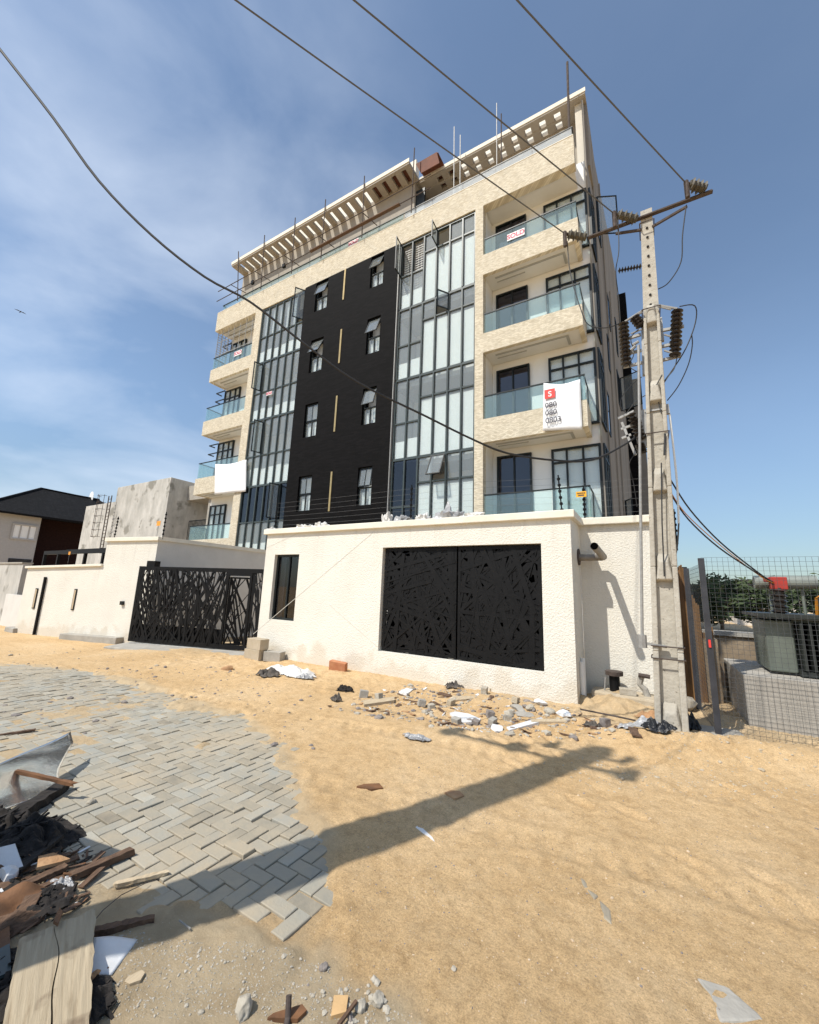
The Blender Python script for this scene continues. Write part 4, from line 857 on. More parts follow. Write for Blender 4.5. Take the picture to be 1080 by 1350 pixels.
m = MB(); m.tube([gp(.05,-.04),gp(gl,-.04)], .02, 6); m.build('track', M['steel'], G)
# concrete kerb block at the foot of the left wall
a = atZ(77,842,-.08); b = atZ(152,848,-.05); d = (b-a).normalized(); n_ = Vector((-d.y,d.x,0)); m = MB(); m.prism([a,b,b+n_*.45,a+n_*.45], (0,0,-.1), (0,0,.14)); tag(m.build('kerb_block', M['conc_grey'], bevel=.02), 'long low concrete kerb block at the foot of the left white wall', 'kerb')

# ------------------------------------------------------------------ neighbours on the left
NB = thing('concrete_building', (-33,18,0), 'rain stained bare concrete building with a blank front behind the left wall', 'building')
m = MB(); m.box(-33.6,-26.6,14.0,24,0,8.33); m.build('block', M['stained'], NB, bevel=.03); m = MB(); m.box(-39.6,-33.9,14.5,24,0,7.45); m.build('wing', M['stained'], NB)
bx(-33.9,-33.6,14.15,20,0,6.9).build('buttress', M['conc_grey'], NB)
bx(-26.6,-24.0,15.2,24,7.0,8.0).build('canopy_slab', M['conc_grey'], NB); bx(-26.59,-24.2,19.0,19.3,0,7.0).build('recess_wall', M['maroon'], NB); bx(-24.4,-24.1,15.4,15.7,0,7.0).build('column', M['conc_grey'], NB)
m = MB(); m.box(-26.3,-24.4,15.4,15.44,5.6,5.65); 
for x in np.arange(-26.3,-24.4,.14): m.box(x,x+.02,15.4,15.43,4.3,5.6)
m.build('balustrade', M['alu'], NB)
ld = thing('caged_ladder', (-34.5,13.6,3.5), 'thin steel ladder with safety hoops on the bare concrete building', 'ladder')
tp = atY(145,658,13.7); bt_ = atY(133,727,13.7); ax = (tp-bt_)
m = MB()
for o_ in (-.22,.22): m.tube([bt_+Vector((o_,0,0)),tp+Vector((o_,0,.25))], .035, 5)
m.build('rail', M['rust_steel'], ld); m = MB()
for k in range(16): p = bt_+ax*(k/15); m.tube([p+Vector((-.22,0,0)),p+Vector((.22,0,0))], .022, 5)
m.build('rung', M['rust_steel'], ld); m = MB()
for k in range(4,17,2):
    p = bt_+ax*(k/15.5); m.tube([p+Vector((.42*math.cos(t)-.0,-.38-.42*math.sin(t)*.9+.38*0,0)) for t in np.linspace(0,PI,9)], .018, 4, cap=False)
for t in (0.4,PI/2,PI-.4): m.tube([bt_+ax*.26+Vector((.42*math.cos(t),-.38-.42*math.sin(t)*.9,0)), tp+Vector((.42*math.cos(t),-.38-.42*math.sin(t)*.9,.2))], .016, 4)
m.build('safety_cage', M['rust_steel'], ld)
# black carport frame behind the left wall
cp = thing('carport', (-17,8,0), 'low black steel carport frame standing behind the left white wall', 'carport'); Yc = 8.2
p0, p1 = atY(57,733,Yc), atY(140,727,Yc)
bx(p0.x,p1.x,Yc,Yc+.12,p1.z-.05,p1.z+.13).build('beam', M['black'], cp); bx(p0.x+2.2,p1.x,Yc+.12,Yc+2.2,p1.z+.13,p1.z+.17).build('roof_sheet', M['black'], cp)
for qx in (57,75,110,134): p = atY(qx,735,Yc); bx(p.x-.06,p.x+.06,Yc+.005,Yc+.115,0,p1.z-.05).build('post', M['black'], cp)
p = atY(118,737,9.5); tag(bx(p.x-1.4,p.x+1.3,9.5,11,0,2.15).build('water_tank', M['white'], bevel=.05), 'white box shaped tank half hidden under the black carport', 'tank')
# tiled house
HX = -53.0
def hx(q): return atX(*q, HX)
e0, e1 = hx(zl(0,295)), hx(zl(300,330)); HS = thing('tiled_roof_house', (-58,17,0), 'pale two storey house with a black hipped tile roof at the far left', 'house')
ez = (e0.z+e1.z)/2; ya, ybb = e0.y-5, e1.y
yc = hx((98,688.5)).y; RX, XF = -57.5, -62.0; ya = e0.y-1.2
bx(XF+.7,HX,ya,ybb,0,ez-.001).build('wall', M['house'], HS); bx(XF+.7,HX-2.0,ybb,yc+4,0,ez-.001).build('recess_wall', M['maroon'], HS)
ap = atX(*zl(295,130), RX); rz = ap.z; ry = ap.y; ry2 = atX(100,654.5,RX).y; q2 = atX(131,659,RX); ye = yc+7
m = MB(); ov = .8; c = [(XF-.5,ya-ov,ez),(HX+ov,ya-ov,ez),(HX+ov,ye,ez),(XF-.5,ye,ez)]; r0, r1 = (RX,ry,rz), (RX,ry2,rz*.5+.5*atX(100,654.5,RX).z); r2 = (RX,q2.y,q2.z)
m.add(c+[r0,r1,r2], [(0,1,4),(1,2,6,5,4),(2,3,6),(3,0,4,5,6),(3,2,1,0)]); m.add([(p[0],p[1],p[2]-.2) for p in c]+[(p[0],p[1],p[2]-.001) for p in c], [(0,1,5,4),(1,2,6,5),(2,3,7,6),(3,0,4,7)]); m.build('roof', M['roof'], HS)
m = MB(); m.tube([r2,r1,r0,(HX+ov,ya-ov,ez+.03)], .14, 6); m.build('ridge_tile', M['roof'], HS)
wq = [hx(zl(90,378)), hx(zl(275,392)), hx(zl(258,505)), hx(zl(80,490))]; wy0, wy1 = wq[0].y, wq[1].y; wz0, wz1 = (wq[2].z+wq[3].z)/2, (wq[0].z+wq[1].z)/2
m = MB(); m.box(HX+.002,HX+.12,wy0,wy1,wz0,wz0+.16).box(HX+.002,HX+.12,wy0,wy1,wz1-.16,wz1).box(HX+.003,HX+.119,wy0,wy0+.16,wz0+.16,wz1-.16).box(HX+.003,HX+.119,wy1-.16,wy1,wz0+.16,wz1-.16)
for k in (1,2): y = wy0+(wy1-wy0)*k/3; m.box(HX+.004,HX+.1,y-.05,y+.05,wz0+.16,wz1-.16)
w = m.build('window', M['house'], HS); bx(HX+.005,HX+.03,wy0+.16,wy1-.16,wz0+.16,wz1-.16).build('pane', M['blind'], w)
g = [hx(zl(60,625)), hx(zl(225,640))]; bx(HX+.004,HX+.05,g[0].y,g[1].y,g[1].z-1.2,g[0].z).build('window', M['pane_dark'], HS)
q = atX(121,656,-57.5)
dish = thing('satellite_dish', q, 'small pale satellite dish on the black tiled roof', 'dish')
m = MB(); m.tube([q+Vector((0,0,-1.2)),q], .06, 5); m.build('mast', M['steel'], dish); m = MB(); n_ = 14
m.add([tuple(q+Vector((.12,-.12,.06)))]+[tuple(q+Vector((.7*math.cos(2*PI*k/n_)*.8-.05,-.05+.0,.7*math.sin(2*PI*k/n_)+.05))) for k in range(n_)], [(0,k+1,(k+1)%n_+1) for k in range(n_)]); o = m.build('reflector', M['white'], dish); o.modifiers.new('thick','SOLIDIFY').thickness = .02
# stained wall at far left with its small gate
FW = thing('boundary_wall', (-19,5,0), 'stained white neighbour wall with dark weathered top at the far left edge', 'wall'); a = atY(0,743,5.6); b = atY(31,743,5.6)
bx(a.x-3,b.x,5.6,5.85,-.4,b.z+.0).build('wall_panel', M['stained'], FW); bx(a.x-3,b.x-.0,5.56,5.88,b.z,b.z+.05).build('coping', M['conc_grey'], FW)
b2 = atY(30,785,5.4); m = MB(); tag(bx(b.x-.3,-17.0,5.4,5.48,-.3,b2.z).build('side_gate', M['stucco_grey']), 'small pale grey gate panel between the stained wall and the long white wall', 'gate')
o_ = atZ(22,832,-.1); tag(bx(o_.x-.0,o_.x+.7,o_.y-.3,o_.y,-.12,.05).build('concrete_block', M['conc_grey'], bevel=.015), 'grey concrete block at the far left end of the long white wall', 'block')
for i, (q, Y_) in enumerate((((91.5,729.3), 7.9), ((209,690), 6.5))):
    p = atY(*q, Y_); t = thing('fence_tag', p, ('orange tag on the carport frame behind the left wall','orange tag by the fence post on the tall step of the left wall')[i], 'sign'); bx(p.x-.10,p.x+.10,Y_,Y_+.006,p.z-.07,p.z+.07).build('plate', M['orange'], t); MB().tube([(p.x,Y_+.01,p.z-.07),(p.x,Y_+.01,p.z-.45)], .006, 5).build('stem', M['steel'], t)
p = atL(214,705,A_,B_); fence_post(-11.75,6.2,2.8,.75,0,'black insulator post at the corner of the tall step of the left wall'); q = lw(sT+.25,2.83); fence_post(q.x,q.y,2.82,.62,.04,'black insulator post on the left end of the tall step of the left wall')

# ------------------------------------------------------------------ right side: pole, mesh enclosure, transformer
YP = 6.04
PO = thing('utility_pole', (.08,YP,0), 'tapered concrete electricity pole with recessed panels carrying steel crossarms', 'utility pole')
def pc(z): return .075+.029*z
def pw(z): return .335-.0265*z
def ring(z, w, d): c = pc(z); return [(c-w/2,YP-d/2,z),(c+w/2,YP-d/2,z),(c+w/2,YP+d/2,z),(c-w/2,YP+d/2,z)]
m = MB(); zs = [-.4,0,1,2,3,4,5,5.4,7.18]
for a, b in zip(zs, zs[1:]):
    m.add(ring(a,pw(a),.22)+ring(b,pw(b),.22), [(0,1,5,4),(1,2,6,5),(2,3,7,6),(3,0,4,7)])
m.add(ring(7.18,pw(7.18),.22), [(0,1,2,3)]); m.add(ring(-.4,pw(0),.22), [(3,2,1,0)])
m.build('core', M['conc'], PO)
fl = MB()      # two raised flanges and cross webs give the pole its recessed panels on the street face
for sgn in (-1, 1):
    for a, b in zip(zs[1:-1], zs[2:]):
        if a >= 5.4: continue
        def q(z, k): c = pc(z)+sgn*(pw(z)/2); return [(c,YP-.112-k,z),(c-sgn*pw(z)*.20,YP-.112-k,z)]
        p = [Vector(v) for v in (q(a,0)+q(b,0)[::-1])]; fl.prism(p, (0,.001,0), (0,-.075,0))
fl.build('flange', M['conc'], PO, bevel=.012)
for z in (.22,1.95,3.06,4.28,5.42):
    wb = MB(); w = pw(z)*.58; c = pc(z); h = .17
    P = [(c-w/2,z-h*.62),(c+w/2,z-h*.62),(c+w/2*.55,z+h*.62),(c-w/2*.55,z+h*.62)]
    wb.add([(x,YP-.185,zz) for (x,zz) in P]+[(x+(-.02 if k in (0,3) else .02),YP-.111,zz+(-.03 if k<2 else .10)) for k,(x,zz) in enumerate(P)], [(0,1,2,3),(0,4,5,1),(1,5,6,2),(2,6,7,3),(3,7,4,0)]); wb.build('web', M['conc'], PO, bevel=.015)
hb = MB()
for k in range(9): z = 5.62+.155*k; hb.tube([(pc(z),YP-.125,z),(pc(z),YP-.109,z)], .016, 8)
hb.build('bolt_hole', M['char'], PO)
bs = MB(); bs.add(ring(.0,.36,.36)+ring(.10,.345,.34), [(0,1,5,4),(1,2,6,5),(2,3,7,6),(3,0,4,7),(4,5,6,7)]); bs.build('plinth', M['conc'], PO, bevel=.02)
# top crossarm with strain insulators
def disc_string(mb, a, b, r, n, core=.018):
    a, b = Vector(a), Vector(b); mb.tube([a,b], core, 6)
    for k in range(n):
        t = (k+.5)/n; p = a.lerp(b, t); d = (b-a).normalized(); e = (b-a).length/n*.28; mb.tube([p-d*e, p, p+d*e], [r*.45, r, r*.6], 12)
ca, cb = atY(775,314,5.9), atY(940,252,5.9)
m = MB(); d = (cb-ca); m.bar(ca, cb, .05, .008); m.bar(ca+Vector((0,.03,.03)), cb+Vector((0,.03,.03)), .008, .07); cr = m.build('crossarm', M['rust_steel'], PO)
MB().bar(atY(812,308,5.92), atY(846,303,5.92), .03).build('brace', M['rust_steel'], PO); MB().bar(atY(860,299,5.92), atY(906,272,5.92), .03).build('brace', M['rust_steel'], PO)
INS = []
for (qa, qb) in (((773,313),(749,309)),((840,289),(814,283)),((930,249),(909,243))):
    a, b = atY(*qa, 5.9), atY(*qb, 5.78); m = MB(); disc_string(m, a, b, .085, 4, .058); m.build('strain_insulator', M['porc_green'], PO)
    m = MB(); m.tube([b,b+Vector((-.05,-.06,.0))], .022, 6); m.tube([b+Vector((-.04,-.05,.02)),b+Vector((-.04,-.05,-.24))], .03, 6); m.build('clamp', M['rust_steel'], PO); INS.append(b+Vector((-.05,-.06,0)))
# polymer stay insulator
m = MB(); disc_string(m, atY(815,357,6.0), atY(846,351,6.0), .045, 8, .014); m.build('pin_insulator', M['porc'], PO)
# drop-out and arrester frame at mid height
fr = MB()
for (qa, qb) in (((817,450),(845,441)),((820,468),(846,462)),((822,484),(848,478)),((872,436),(902,430)),((872,457),(900,451)),((873,475),(898,469))): fr.bar(atY(*qa,5.95), atY(*qb,5.95), .035, .035)
for (qa, qb) in (((848,421),(850,495)),((870,420),(873,450))): fr.bar(atY(*qa,5.97), atY(*qb,5.97), .06, .05)
fr.build('equipment_frame', M['steel'], PO)
for (qa, qb, n, r) in (((822,425),(826,482),11,.07),((893,408),(890,470),11,.072),((836,418),(846,430),4,.07)):
    m = MB(); disc_string(m, atY(*qa,5.9), atY(*qb,5.9), r, n, .03); m.build('surge_arrester', M['porc'], PO)
for (qa, qb, r) in (((824,424),(848,409),.016),((847,411),(836,418),.014),((866,402),(893,407),.016),((868,404),(885,408),.012),((832,440),(846,434),.012),((834,455),(842,450),.02),((832,462),(838,456),.02),((876,441),(886,444),.012),((876,462),(888,466),.012)): MB().tube([atY(*qa,5.88), atY(*qb,5.88)], r, 6).build('fitting', M['steel'], PO)
# lower fuse frame
fr = MB()
for (qa, qb) in (((815,552),(836,542)),((819,566),(838,559)),((820,578),(832,573)),((820,557),(838,600))): fr.bar(atY(*qa,5.95), atY(*qb,5.95), .03, .03)
for (qa, qb) in (((848,541),(851,590)),((878,534),(880,546))): fr.bar(atY(*qa,5.95), atY(*qb,5.95), .055, .06)
fr.bar(atY(850,543,5.92), atY(880,538,5.92), .02); fr.build('equipment_frame', M['steel'], PO)
for (qa, qb) in (((832,545),(842,575)),((838,552),(846,580)),((843,585),(848,598))):
    m = MB(); disc_string(m, atY(*qa,5.9), atY(*qb,5.9), .06, 6, .025); m.build('fuse_insulator', M['porc'], PO)
# operating rod down the pole, its lever and straps
ra, rb = atY(842,455,5.85), atY(847,847,5.85); MB().tube([ra,rb], .017, 8).build('operating_rod', M['steel'], PO)
m = MB(); m.bar(rb+Vector((-.03,0,.0)), rb+Vector((.25,.02,-.03)), .03); m.tube([rb+Vector((0,0,-.06)),rb+Vector((0,0,.09))], .05, 8); m.build('lever', M['steel'], PO)
m = MB()
for z in (1.06,.92,6.9,5.52,3.72):
    w = pw(z)/2+.012; c = pc(z); pts = [(c-w,YP-.2,z),(c-w*.4,YP-.2,z-.0),(c+w,YP-.2,z+.0),(c+w,YP+.12,z),(c-w,YP+.12,z),(c-w,YP-.2,z)]; m.tube(pts, .008, 5)
m.build('strap', M['rust_steel'], PO)
m = MB(); m.tube([atY(872,610,5.83),atY(873,690,5.83),atY(876,760,5.83)], .008, 5); m.tube([atY(877,572,5.83),atY(876,600,5.83)], .012, 6); m.build('earth_lead', M['wire'], PO)
# conductors to the pole across the street
PB = Vector((-2.95,-.3,0)); TOPZ = 7.35
def cable(name, pts, r, m_, label, n=5): return tag(MB().tube(pts, r, n).build(name, M[m_]), label, 'cable', 'overhead cables')
def sagline(a, b, sag, n=24): a, b = Vector(a), Vector(b); return [a.lerp(b,t)-Vector((0,0,sag*4*t*(1-t))) for t in np.linspace(0,1,n)]
ends = []
for i, (q, lab) in enumerate((((322,0),'left one of the three bare conductors crossing the sky to the crossarm'),((478,0),'middle one of the three bare conductors crossing the sky to the crossarm'),((690,0),'right one of the three bare conductors crossing the sky to the crossarm'))):
    d = ray(*q); a = INS[i]; p = EYEV+d*((7.30-EYE)/d.z); k = (a.y-(PB.y+.0))/(a.y-p.y); e = a.lerp(p, k); e.z = 7.30; ends.append(e)
    cable('power_line', sagline(a, e, .02), .0085, 'wire_grey', lab)
# the pole they run to stands behind the photographer; only its shadow is seen
P2 = thing('utility_pole', PB, 'concrete electricity pole across the street whose shadow falls over the paving and sand', 'utility pole')
m = MB(); r_ = lambda z, w: [(PB.x-w/2,PB.y-w/2,z),(PB.x+w/2,PB.y-w/2,z),(PB.x+w/2,PB.y+w/2,z),(PB.x-w/2,PB.y+w/2,z)]
m.add(r_(-.3,.36)+r_(8.1,.22), [(0,1,5,4),(1,2,6,5),(2,3,7,6),(3,0,4,7),(4,5,6,7)]); m.build('core', M['conc'], P2)
m = MB(); m.bar((ends[0].x-.1,PB.y,7.25),(ends[2].x+.1,PB.y,7.25),.055,.05); m.build('crossarm', M['rust_steel'], P2)
for e in ends: MB().tube([(e.x,PB.y,7.26),(e.x,PB.y,7.5)], [.11,.07], 10).build('pin_insulator', M['porc'], P2)
m = MB(); m.bar((PB.x-.45,PB.y,7.75),(PB.x+.35,PB.y,7.75),.04); m.tube([(PB.x-.4,PB.y,7.75),(PB.x-.4,PB.y,8.0)], .06, 8); m.tube([(PB.x+.3,PB.y,7.75),(PB.x+.3,PB.y,8.0)], .06, 8); m.build('equipment_frame', M['rust_steel'], P2)
# jumpers and other cables near the pole
def pxline(name, qs, Y0_, Y1_, r, m_, lab):
    P = [atY(q[0], q[1], Y0_+(Y1_-Y0_)*k/(len(qs)-1)) for k, q in enumerate(qs)]
    # smooth through the points
    out = []
    for i in range(len(P)-1):
        p0, p1, p2, p3 = P[max(i-1,0)], P[i], P[i+1], P[min(i+2,len(P)-1)]
        for t in np.linspace(0,1,6)[:-1]: out.append(.5*((2*p1)+(-p0+p2)*t+(2*p0-5*p1+4*p2-p3)*t*t+(-p0+3*p1-3*p2+p3)*t**3))
    return cable(name, out+[P[-1]], r, m_, lab)
pxline('jumper_cable', [(748,318),(752,360),(765,405),(776,428),(800,432),(822,424)], 5.75, 5.9, .0075, 'wire', 'black jumper hanging from the left insulator to the left surge arrester')
pxline('jumper_cable', [(815,290),(816,330),(812,358),(816,395),(818,425)], 5.75, 5.9, .007, 'wire', 'black jumper dropping from the middle insulator left of the pole')
pxline('jumper_cable', [(905,270),(900,310),(898,345),(882,372),(868,381)], 5.75, 6.0, .0075, 'wire', 'black jumper looping from the right insulator back to the pole')
pxline('jumper_cable', [(896,404),(916,403),(917,425),(904,460),(885,490),(874,505)], 5.9, 6.0, .0075, 'wire', 'thick black jumper looping out right of the tall surge arrester')
pxline('jumper_cable', [(880,528),(895,508),(908,480),(913,455),(912,440)], 6.0, 5.95, .007, 'wire', 'thin dark loop right of the pole below the surge arrester')
pxline('jumper_cable', [(873,494),(860,515),(840,528),(826,545)], 5.85, 5.9, .006, 'wire', 'thin black lead running from the pole to the lower fuse frame')
pxline('jumper_cable', [(826,545),(818,535),(822,520),(836,505),(846,497)], 5.85, 5.9, .006, 'wire', 'short black loop above the lower fuse frame left of the pole')
pxline('jumper_cable', [(838,598),(830,612),(836,640),(840,668)], 5.9, 6.0, .006, 'wire', 'thin black tail hanging below the lower fuse frame')
pxline('jumper_cable', [(842,434),(832,446),(836,466),(830,482),(840,490)], 5.86, 5.9, .006, 'wire', 'thin wavy lead between the arrester frame and the pole')
pxline('jumper_cable', [(893,470),(889,486),(880,498),(868,520),(872,545)], 5.92, 5.9, .006, 'wire', 'thin lead dropping from the right arrester down the pole face')
pxline('white_cable', [(883,546),(888,590),(893,640),(895,690)], 5.95, 6.1, .013, 'wire_white', 'white insulated cable hanging down right of the pole')
pxline('ground_cable', [(895,690),(893,720),(889,740)], 6.1, 6.2, .010, 'wire_grey', 'grey lower end of the cable hanging right of the pole')
pxline('feeder_cable', [(884,632),(910,672),(950,715),(1000,755),(1020,768)], 6.0, 7.5, .010, 'wire', 'upper one of the black feeders sagging from the pole to the transformer')
pxline('feeder_cable', [(885,652),(908,685),(948,722),(1000,757),(1020,771)], 6.05, 7.52, .010, 'wire', 'lower one of the black feeders sagging from the pole to the transformer')
pxline('feeder_cable', [(884,648),(905,678),(950,719),(1003,760),(1022,769)], 6.1, 7.54, .006, 'orange', 'thin orange brown feeder between the two black ones')
pa, pb = Vector((-5.1,.48,6.6)), Vector((.02,6.0,0)); S_ = [(-120,-90),(0,65),(70,155),(130,238),(200,310),(270,365),(330,398),(400,452),(470,503),(560,548),(625,580),(671,598),(734,607),(782,606),(827,584),(850,566)]
P = [atL(*q, (pa.x,pa.y), (pb.x,pb.y)) for q in S_]; out_ = []
for i in range(len(P)-1):
    p0, p1, p2, p3 = P[max(i-1,0)], P[i], P[i+1], P[min(i+2,len(P)-1)]
    for t in np.linspace(0,1,5)[:-1]: out_.append(.5*((2*p1)+(-p0+p2)*t+(2*p0-5*p1+4*p2-p3)*t*t+(-p0+3*p1-3*p2+p3)*t**3))
cable('service_cable', out_+[P[-1]], .013, 'wire', 'thick black service cable sagging across the whole facade to the pole', 6)

# rusted sheet fence and the brown wall behind
RF = thing('sheet_fence', (.42,8.4,0), 'fence of dark rusted metal sheets between the pole and the mesh enclosure', 'fence')
for i, (x0,x1,z0,z1,y) in enumerate(((.30,.50,-.1,2.12,8.3),(.44,.64,.0,1.62,8.36),(.24,.40,-.1,1.2,8.24),(.50,.80,-.1,1.15,8.42))): 
    mm_ = MB(); n_ = 8
    for k in range(n_): a = x0+(x1-x0)*k/n_; b = x0+(x1-x0)*(k+1)/n_; mm_.box(a,b,y+(.012 if k % 2 else 0),y+.02+(.012 if k % 2 else 0),z0,z1-.08*math.sin(k+i))
    mm_.build('sheet', M['rustsheet'], RF)
bx(.29,.52,8.32,8.35,2.05,2.16).build('top_rail', M['black'], RF)
WB = thing('enclosure_wall', (1.5,9.6,0), 'weathered brown wall at the back of the transformer enclosure', 'wall')
bx(.55,6,9.9,10.1,-.3,.98).build('wall_panel', M['brownwall'], WB); bx(.5,6.02,9.85,10.15,.98,1.06).build('coping', M['conc_grey'], WB); bx(.62,.84,8.4,9.9,-.3,1.0).build('side_panel', M['brownwall'], WB)
FE = thing('mesh_fence', (1.4,6.38,0), 'dark steel posts and welded wire mesh fence round the transformer', 'fence')
fx0, fy0 = .555, 6.38; fx2, fy2 = .47, 7.75
m = MB(); m.obox((fx0,fy0,1.0), (.032,0,0), (0,.032,0), (0,0,1.14)); m.build('post', M['fence'], FE); m = MB(); m.obox((fx2,fy2,1.0), (.035,0,0), (0,.035,0), (0,0,1.10)); m.build('post', M['fence'], FE)
bx(3.9,3.97,6.35,6.42,-.1,2.14).build('post', M['fence'], FE)
m = MB()
for x in np.arange(fx0+.055, 3.9, .055): m.bar((x,fy0,.02),(x,fy0,2.15),.0026,.0026)
for z in np.arange(.06, 2.17, .055): m.bar((fx0,fy0+.0045,z),(3.9,fy0+.0045,z),.0026,.0026)
m.build('mesh_panel', M['meshw'], FE)
m = MB(); A0 = Vector((fx0,fy0+.03,0)); A1 = Vector((fx2,fy2,0))
for t in np.arange(0, 1, .055/1.37): p = A0.lerp(A1,t); m.bar(p+Vector((0,0,.02)),p+Vector((0,0,2.08)),.0026,.0026)
for z in np.arange(.06, 2.09, .055): m.bar(A0+Vector((.0045,0,z)),A1+Vector((.0045,0,z)),.0026,.0026)
m.build('mesh_panel', M['meshw'], FE)
bx(fx0-.012,fx0+.012,6.335,6.345,1.05,1.14).build('warning_tag', M['redpaint'], FE)
m = MB(); m.prism([(.40,6.2,0),(.86,6.25,0),(.80,6.72,0),(.36,6.7,0)], (0,0,-.2), (0,0,.07)); tag(m.build('post_footing', M['conc_grey'], bevel=.03), 'rough concrete footing at the corner post of the mesh fence', 'footing')
tag(bx(.955,4.5,7.2,9.0,-.3,.665).build('transformer_plinth', M['plinth'], bevel=.015), 'raised grey concrete plinth under the transformer behind the mesh', 'plinth')
TR = thing('transformer', (2.2,8,.68), 'grey green electricity transformer with black radiator fins and a pale oil drum on top', 'transformer')
bx(1.62,3.2,7.7,8.5,.74,1.42).build('tank', M['tank'], TR, bevel=.01); bx(1.3,1.60,7.55,8.4,.70,1.38).build('radiator', M['tank'], TR, bevel=.02)
m = MB()
for k in range(17): x = 1.64+k*.09; m.box(x,x+.022,7.4,7.69,.76,1.36)
m.build('fin', M['tank_dark'], TR); bx(1.64,3.15,7.66,7.69,.77,1.35).build('fin_shade_sheet', M['void'], TR); bx(1.22,3.3,7.38,8.6,1.42,1.47).build('lid', M['tank_dark'], TR); bx(1.6,3.2,7.45,8.5,.681,.74).build('skid', M['tank_dark'], TR)  # black sheet behind the fins paints the shade between them
m = MB(); m.tube([(1.28,7.75,1.90),(1.95,7.75,1.915)], .092, 20); m.build('conservator', M['cons'], TR, smooth=False)
for x in (1.45,1.8): MB().tube([(x,7.78,1.47),(x,7.78,1.83)], .018, 6).build('support', M['tank'], TR)
m = MB(); disc_string(m, (1.48,7.55,1.46), (1.50,7.55,1.82), .105, 5, .06); m.build('bushing', M['porc'], TR)
m = MB(); m.box(1.42,1.60,7.50,7.62,1.80,1.97).box(1.36,1.42,7.52,7.60,1.90,1.96); m.build('bushing_cover', M['red'], TR, bevel=.01)
m = MB(); disc_string(m, (2.0,7.6,1.46), (2.02,7.6,1.85), .1, 5, .05); m.build('bushing', M['porc'], TR); bx(1.96,2.12,7.52,7.66,1.85,1.98).build('bushing_cover', M['blue'], TR)
m = MB(); m.tube([(1.95,7.9,1.47),(1.94,7.8,1.7),(2.02,7.7,1.78),(2.1,7.75,1.62)], .02, 6); m.build('hose', M['orange'], TR)

# trees and far houses beyond the enclosure
def tree(x, y, h, r, seed, label, zc=None, n=1500, leafs=.16, flat=.8):
    rnd = random.Random(seed); t = thing('tree', (x,y,0), label, 'tree', 'trees beyond the transformer')
    m = MB(); m.tube([(x,y,-.2),(x+.05,y,h*.35),(x-.05,y+.1,h*.65)], [.16*h/4,.12*h/4,.05*h/4], 7)
    cl = []
    for k in range(16):
        a = rnd.uniform(0,2*PI); e = rnd.uniform(-.4,1.0); q = r*rnd.uniform(.35,.95); c = Vector((x+q*math.cos(a),y+q*math.sin(a),h*.62+e*r*flat)); cl.append((c, r*rnd.uniform(.28,.5)))
        m.tube([(x,y,h*rnd.uniform(.25,.45)),((x+c.x)/2,(y+c.y)/2,(h*.4+c.z)/2+.1),tuple(c)], [.05*h/4,.03*h/4,.012], 5)
    m.build('trunk', M['bark'], t); lf = MB()
    for k in range(n):
        c, q = rnd.choice(cl); v = Vector((rnd.gauss(0,1),rnd.gauss(0,1),rnd.gauss(0,.8))).normalized()*q*rnd.uniform(.55,1.05); p = c+v
        u = Vector((rnd.gauss(0,1),rnd.gauss(0,1),rnd.gauss(0,.6))).normalized(); w = u.orthogonal().normalized(); s = leafs*rnd.uniform(.6,1.3)
        lf.add([p-u*s, p+w*s*.4, p+u*s, p-w*s*.4], [(0,1,2,3)])
    lf.build('crown', M['leaf'], t)
tree(2.6,24,2.3,1.3,1,'dense green tree just right of the mesh fence corner post',n=1500); tree(4.2,25,2.15,1.3,2,'bushy green tree left of the transformer drum',n=1300); tree(5.8,27,2.1,1.4,3,'green tree behind the transformer bushing',n=1300); tree(1.2,23,2.3,1.2,4,'low tree seen through the side panel of the mesh',n=1800); tree(8.5,30,2.4,1.6,6,'tree behind the transformer at the right edge',n=2000); tree(3.3,30,2.2,1.5,8,'farther dark tree between the two dense ones',n=1800)
FH = thing('far_house', (7,38,0), 'small pale far house with a brown roof beyond the trees', 'house'); bx(5.2,9.0,38,44,0,2.6).build('wall', M['far'], FH); m = MB(); m.add([(4.9,37.7,2.6),(9.3,37.7,2.6),(9.3,44.3,2.6),(4.9,44.3,2.6),(6,41,3.4),(8.2,41,3.4)], [(0,1,5,4),(1,2,5),(2,3,4,5),(3,0,4),(3,2,1,0)]); m.build('roof', M['maroon'], FH)

# ------------------------------------------------------------------ litter and rubble
def rock(name, x, y, size, seed, m_, label, cat, group=None, flat=.7, z=None, sub=2):
    bm = bmesh.new(); bmesh.ops.create_icosphere(bm, subdivisions=sub, radius=1); rnd = random.Random(seed); ax = [Vector((rnd.gauss(0,1),rnd.gauss(0,1),rnd.gauss(0,1))).normalized() for _ in range(9)]; dd = [rnd.uniform(.55,.85) for _ in ax]
    for v in bm.verts:
        for a, d in zip(ax, dd):
            t = v.co.dot(a)
            if t > d: v.co -= a*(t-d)
        v.co *= 1+.12*mnoise.noise(v.co*3+Vector((seed,0,0)))+.06*mnoise.noise(v.co*8+Vector((0,seed,0)))
        v.co = Vector((v.co.x*size[0], v.co.y*size[1], v.co.z*size[2] if len(size) > 2 else v.co.z*size[0]*flat))
    me = bpy.data.meshes.new(name); bm.to_mesh(me); bm.free(); me.materials.append(M[m_]); me.polygons.foreach_set('use_smooth', [sub > 2]*len(me.polygons)); o = bpy.data.objects.new(name, me); COL.objects.link(o)
    o.rotation_euler.z = rnd.uniform(0,6); o.location = (x, y, (gz(x,y) if z is None else z)+(size[2] if len(size) > 2 else size[0]*flat)*.35); return tag(o, label, cat, group)
